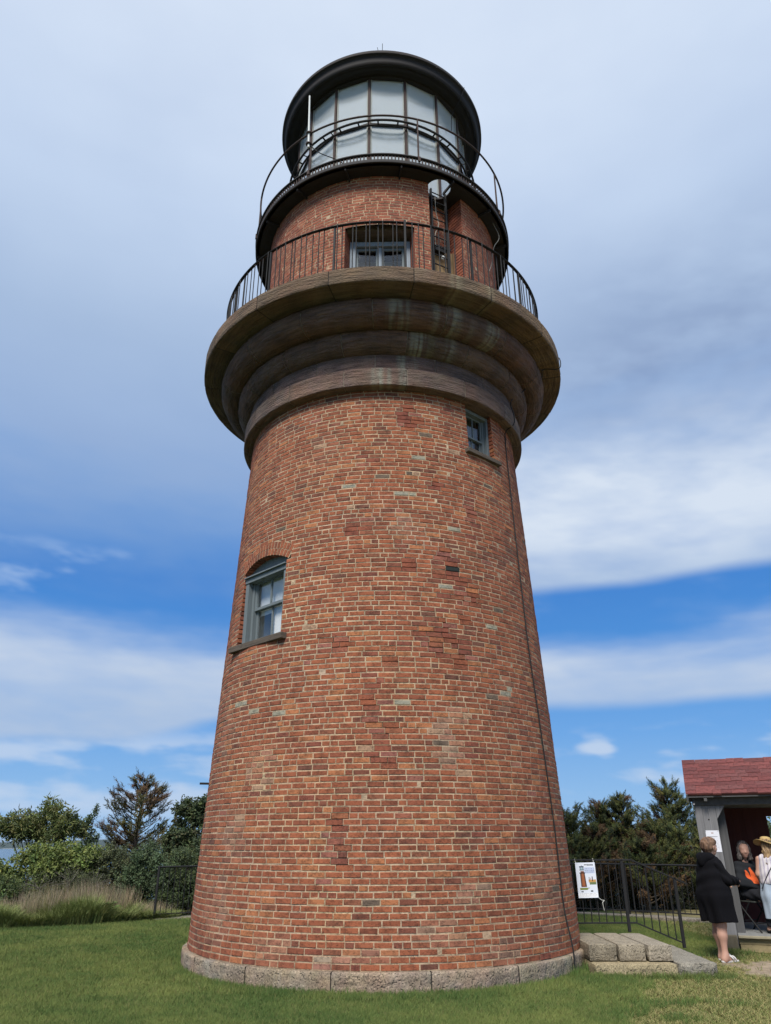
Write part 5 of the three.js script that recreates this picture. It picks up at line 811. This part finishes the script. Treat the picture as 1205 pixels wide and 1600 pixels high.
  face(t, H, 1, true);
  for (const s of [-1, 1]) { const sh = part('sandal', skin([[s * 0.085, 0.018, s * 0.05 - 0.06, 0.03, s * 0.098, 0.018, s * 0.05 + 0.16, 0.036]], { k: 0.01, cell: 0.006, cut: (x, y) => Math.max(y - 0.03, 0.002 - y) }), cloth([0.55, 0.54, 0.53]), t); part('strap', merge([ring(0.047, 0.012, 0, 20, 6).rotateX(0.9).translate(s * 0.092, 0.055, s * 0.05 + 0.07), ring(0.04, 0.011, 0, 20, 6).rotateX(1.1).translate(s * 0.095, 0.045, s * 0.05 + 0.12)]), cloth([0.6, 0.59, 0.58]), sh); }
}
const seatAt = hutAt(0.66, 0.23, -0.6), SEAT = { p: [seatAt[0], 0.23, seatAt[2]], turn: 0.42 };
{ // folding chair
  const g = thing('folding_chair', 'black metal folding chair on the shelter deck under the seated person', 'chair', SEAT.p, SEAT.turn);
  for (const s of [-1, 1]) { part('front_leg', tube([[s * 0.2, 0.82, -0.24], [s * 0.2, 0.45, -0.12], [s * 0.2, 0.0, 0.26]], 0.013, 12), M.black, g); part('rear_leg', tube([[s * 0.18, 0.44, 0.1], [s * 0.18, 0.2, -0.08], [s * 0.18, 0, -0.24]], 0.012, 10), M.black, g); }
  part('seat', box(0.37, 0.025, 0.38, 0, 0.44, 0.02, 0.01), M.chair = std([0.05, 0.055, 0.05], { roughness: 0.4 }), g);
  part('backrest', merge([box(0.39, 0.2, 0.012, 0, 0, 0).rotateX(-0.25).translate(0, 0.74, -0.215), bar([-0.2, 0.84, -0.245], [0.2, 0.84, -0.245], 0.012)]), M.chair, g);
  part('cross_bar', merge([bar([-0.2, 0.13, 0.16], [0.2, 0.13, 0.16], 0.009), bar([-0.18, 0.15, -0.12], [0.18, 0.15, -0.12], 0.009)]), M.black, g);
}
{ // seated person on the folding chair, turned a little to the camera
  const t = thing('person', 'seated person in a charcoal sweatshirt with an orange flame print', 'person', SEAT.p, SEAT.turn);
  const H = headBones([-0.02, 1.215, 0.03], [-0.62, -0.12, 0.9]);
  const legs = [-1, 1].flatMap((s) => [...limbB([s * 0.09, 0.53, -0.05, 0.1], [s * 0.1, 0.53, 0.4, 0.07]), ...limbB([s * 0.1, 0.53, 0.4, 0.065], [s * 0.1, 0.3, 0.40, 0.062], [s * 0.1, 0.08, 0.36, 0.04]), ...limbB([s * 0.1, 0.045, 0.33, 0.036], [s * 0.11, 0.038, 0.52, 0.03])]);
  const arms = [-1, 1].flatMap((s) => limbB([s * 0.16, 0.95, -0.03, 0.04], [s * 0.235, 0.74, 0.06, 0.043], [s * 0.07, 0.66, 0.30, 0.028]));
  const body = join([skin([...legs, ...arms, [0, 0.55, -0.04, 0.11, 0, 0.88, -0.03, 0.09], [0, 0.96, -0.02, 0.05, -0.01, 1.12, 0.01, 0.048]], { k: 0.02 }), skin([...H.bones, [0, 1.03, -0.01, 0.055, -0.01, 1.13, 0.01, 0.048]], { k: 0.012, cell: 0.0045 }), hand([-0.07, 0.655, 0.30], [0.35, -0.35, 0.85], [0.2, -1, -0.3], 0.35, -1), hand([0.07, 0.655, 0.30], [-0.3, -0.3, 0.85], [0, -1, -0.3], 0.35, 1)]);
  part('body', body, SKIN, t);
  const wr = (x, y, z) => 0.006 * Math.sin(y * 50 + x * 14) + 0.004 * Math.sin(y * 22 - z * 30);
  const shirt = skin([...[-1, 1].flatMap((s) => [[s * 0.1, 0.94, -0.02, 0.088, s * 0.08, 0.75, -0.01, 0.12], [s * 0.08, 0.75, -0.01, 0.12, s * 0.085, 0.58, 0.0, 0.135], [0, 0.92, 0.02, 0.085, 0, 0.7, 0.03, 0.12], ...limbB([s * 0.165, 0.96, -0.03, 0.07], [s * 0.24, 0.74, 0.06, 0.066], [s * 0.085, 0.665, 0.27, 0.046])])], { k: 0.025, cell: 0.010, bump: wr });
  const flame = (x, y) => { const u = (x + 0.03) / 0.15, v = (y - 0.70) / 0.22; if (v < 0 || v > 1.15) return 0; const q = u + 0.25 * v; return Math.abs(q) < 1 && v < (1.15 - 0.75 * q * q) * (0.45 + 0.55 * Math.abs(Math.sin(q * 4.6 + 0.9))) && v > 0.12 * q * q ? 1 : 0; };
  part('sweatshirt', paint(shirt, (x, y, z) => (z > 0.05 && Math.abs(x) < 0.15 && flame(x, y) ? mix3([0.62, 0.085, 0.025], [0.72, 0.16, 0.05], rnd()) : [0.022, 0.024, 0.028])), new THREE.MeshPhysicalMaterial({ vertexColors: true, roughness: 1, specularIntensity: 0.2 }), t);
  part('trousers', skin([...[-1, 1].flatMap((s) => [[s * 0.09, 0.56, -0.05, 0.125, s * 0.105, 0.545, 0.4, 0.085], [s * 0.105, 0.545, 0.4, 0.085, s * 0.105, 0.13, 0.385, 0.068]])], { k: 0.025, cell: 0.012, cut: (x, y) => 0.10 - y, bump: (x, y, z) => 0.005 * Math.sin(y * 40 + z * 30) }), cloth([0.022, 0.023, 0.028]), t);
  const hair = skin([[...H.P(-0.05, 0.055, 0), 0.086, ...H.P(-0.01, 0.072, 0), 0.076], [...H.P(-0.05, 0.0, 0), 0.085, ...H.P(-0.055, -0.13, 0), 0.075], [...H.P(0.0, 0.05, 0.07), 0.034, ...H.P(0.0, -0.13, 0.085), 0.04], [...H.P(0.0, 0.05, -0.07), 0.034, ...H.P(0.0, -0.13, -0.085), 0.04]], { k: 0.012, cell: 0.006, bump: (x, y, z) => 0.005 * Math.sin(x * 110 + y * 50) + 0.005 * Math.sin(z * 100 - y * 60) });
  part('hair', paint(hair, (x, y, z) => mix3([0.03, 0.025, 0.022], [0.15, 0.13, 0.122], clamp(0.45 + 3 * fbm(x * 40, y * 10, z * 40, 2)))), new THREE.MeshStandardMaterial({ vertexColors: true, roughness: 0.7 }), t);
  face(t, H);
  for (const s of [-1, 1]) part('shoe', skin([[s * 0.1, 0.045, 0.32, 0.045, s * 0.112, 0.04, 0.53, 0.042]], { k: 0.01, cell: 0.008, cut: (x, y) => 0.004 - y }), cloth([0.03, 0.03, 0.032]), t);
}
{ // visitor in a straw hat, back to the camera, at the right edge
  const q = hutAt(1.01, 0.23, -0.2), t = thing('person', 'person in a wide straw hat, striped sleeveless top and pale blue trousers', 'person', [q[0], 0.231, q[2]], Math.PI - 0.5), s0 = 0.9;
  t.scale.setScalar(s0);
  const H = headBones([0, 1.42, 0.05], [0.1, -0.1, 1]);
  const legs = [-1, 1].flatMap((s) => [...limbB([s * 0.085, 0.86, 0, 0.1], [s * 0.09, 0.46, 0.02, 0.062], [s * 0.09, 0.1, -0.01, 0.036]), ...limbB([s * 0.09, 0.05, -0.04, 0.034], [s * 0.1, 0.035, 0.14, 0.028])]);
  const arms = [-1, 1].flatMap((s) => limbB([s * 0.17, 1.2, 0, 0.052], [s * 0.215, 0.95, -0.01, 0.043], [s * 0.2, 0.74, 0.12, 0.028]));
  const body = join([skin([...legs, ...arms, [0, 0.88, 0, 0.10, 0, 1.12, 0, 0.09], [0, 1.2, 0, 0.07, 0, 1.36, 0.02, 0.05]], { k: 0.02 }), skin([...H.bones, [0, 1.26, 0.01, 0.05, 0, 1.36, 0.03, 0.048]], { k: 0.012, cell: 0.005 }), hand([0.2, 0.74, 0.12], [-0.1, -0.8, 0.6], [-1, 0, 0], 0.35, 1), hand([-0.2, 0.74, 0.12], [0.1, -0.8, 0.6], [1, 0, 0], 0.35, -1)]);
  part('body', body, SKIN, t);
  const top = skin([...[-1, 1].flatMap((s) => [[s * 0.085, 1.19, -0.005, 0.092, s * 0.075, 0.98, 0, 0.118], [s * 0.075, 0.98, 0, 0.118, s * 0.085, 0.84, 0, 0.135], [0, 1.18, -0.02, 0.085, 0, 0.9, -0.01, 0.125]])], { k: 0.025, cell: 0.010, cut: (x, y) => 0.80 - y, bump: (x, y, z) => 0.004 * Math.sin(y * 40 + x * 30) });
  part('top', paint(top, (x, y, z) => { const a = Math.sin(x * 95 + 12 * z) > 0.35; return a ? [0.46, 0.42, 0.50] : [0.68, 0.64, 0.66]; }), new THREE.MeshStandardMaterial({ vertexColors: true, roughness: 0.95 }), t);
  part('trousers', skin([...[-1, 1].flatMap((s) => [[s * 0.085, 0.82, 0, 0.13, s * 0.1, 0.6, 0, 0.13], [s * 0.1, 0.6, 0, 0.13, s * 0.11, 0.24, 0, 0.125]])], { k: 0.02, cell: 0.011, cut: (x, y) => Math.max(0.24 - y, y - 0.86), bump: (x, y, z) => 0.008 * Math.sin(Math.atan2(x - Math.sign(x) * 0.1, z) * 5 + y * 4) }), cloth([0.36, 0.43, 0.52]), t);
  part('bag_strap', tube([[-0.15, 1.24, -0.03], [-0.06, 1.12, -0.13], [0.06, 0.95, -0.155], [0.2, 0.72, -0.1]], 0.009, 20), cloth([0.05, 0.05, 0.06]), t);
  const hair = skin([[...H.P(-0.04, 0.04, 0), 0.086, ...H.P(-0.02, 0.05, 0), 0.084], [...H.P(-0.07, -0.02, 0.03), 0.062, ...H.P(-0.12, -0.30, 0.05), 0.048], [...H.P(-0.07, -0.02, -0.03), 0.062, ...H.P(-0.12, -0.32, -0.05), 0.048], [...H.P(-0.08, -0.1, 0), 0.07, ...H.P(-0.14, -0.36, 0), 0.03]], { k: 0.015, cell: 0.007, bump: (x, y, z) => 0.006 * Math.sin(x * 90 + Math.sin(y * 30) * 2) + 0.004 * Math.sin(y * 60) });
  part('hair', paint(hair, (x, y, z) => mix3([0.13, 0.08, 0.045], [0.38, 0.25, 0.13], clamp(0.5 + 3 * fbm(x * 35, y * 6, z * 35, 2)))), new THREE.MeshStandardMaterial({ vertexColors: true, roughness: 0.7 }), t);
  face(t, H);
  const straw = std([0.52, 0.37, 0.16], { map: T.wood, bumpMap: T.wood, bumpScale: 0.003 });
  const hatG = node('straw_hat', t); hatG.position.set(...H.P(0.0, 0.055, 0)); hatG.rotation.set(0.12, 0, 0.06);
  part('crown', lathe([[0.003, 0.105], [0.05, 0.103], [0.083, 0.09], [0.095, 0.06], [0.1, 0.0]], 32), std([0.52, 0.37, 0.16], { side: THREE.DoubleSide, roughness: 0.85 }), hatG);
  const br = lathe([[0.098, 0.004], [0.15, 0.012], [0.2, 0.004], [0.215, -0.006], [0.2, -0.004], [0.15, 0.004], [0.098, -0.004]], 48), bp = br.attributes.position; for (let i = 0; i < bp.count; i++) { const x = bp.getX(i), z = bp.getZ(i), r = Math.hypot(x, z); bp.setY(i, bp.getY(i) + 0.035 * ((r - 0.1) / 0.11) * Math.cos(2 * Math.atan2(x, z) + 1.57) ); } br.computeVertexNormals();
  part('brim', br, straw, hatG); part('band', lathe([[0.0995, 0.002], [0.102, 0.003], [0.0995, 0.036], [0.098, 0.037]], 32), cloth([0.2, 0.17, 0.13]), hatG);
  for (const s of [-1, 1]) part('sandal', skin([[s * 0.09, 0.02, -0.06, 0.032, s * 0.1, 0.02, 0.16, 0.036]], { k: 0.01, cell: 0.007, cut: (x, y) => Math.max(y - 0.035, 0.002 - y) }), cloth([0.5, 0.46, 0.42]), t);
}
scene.fog = new THREE.FogExp2(new THREE.Color().setRGB(0.62, 0.76, 0.95), 0.00003);
scene.traverse((o) => { if (o.isMesh) { o.castShadow = true; o.receiveShadow = true; } });
renderer.render(scene, camera);
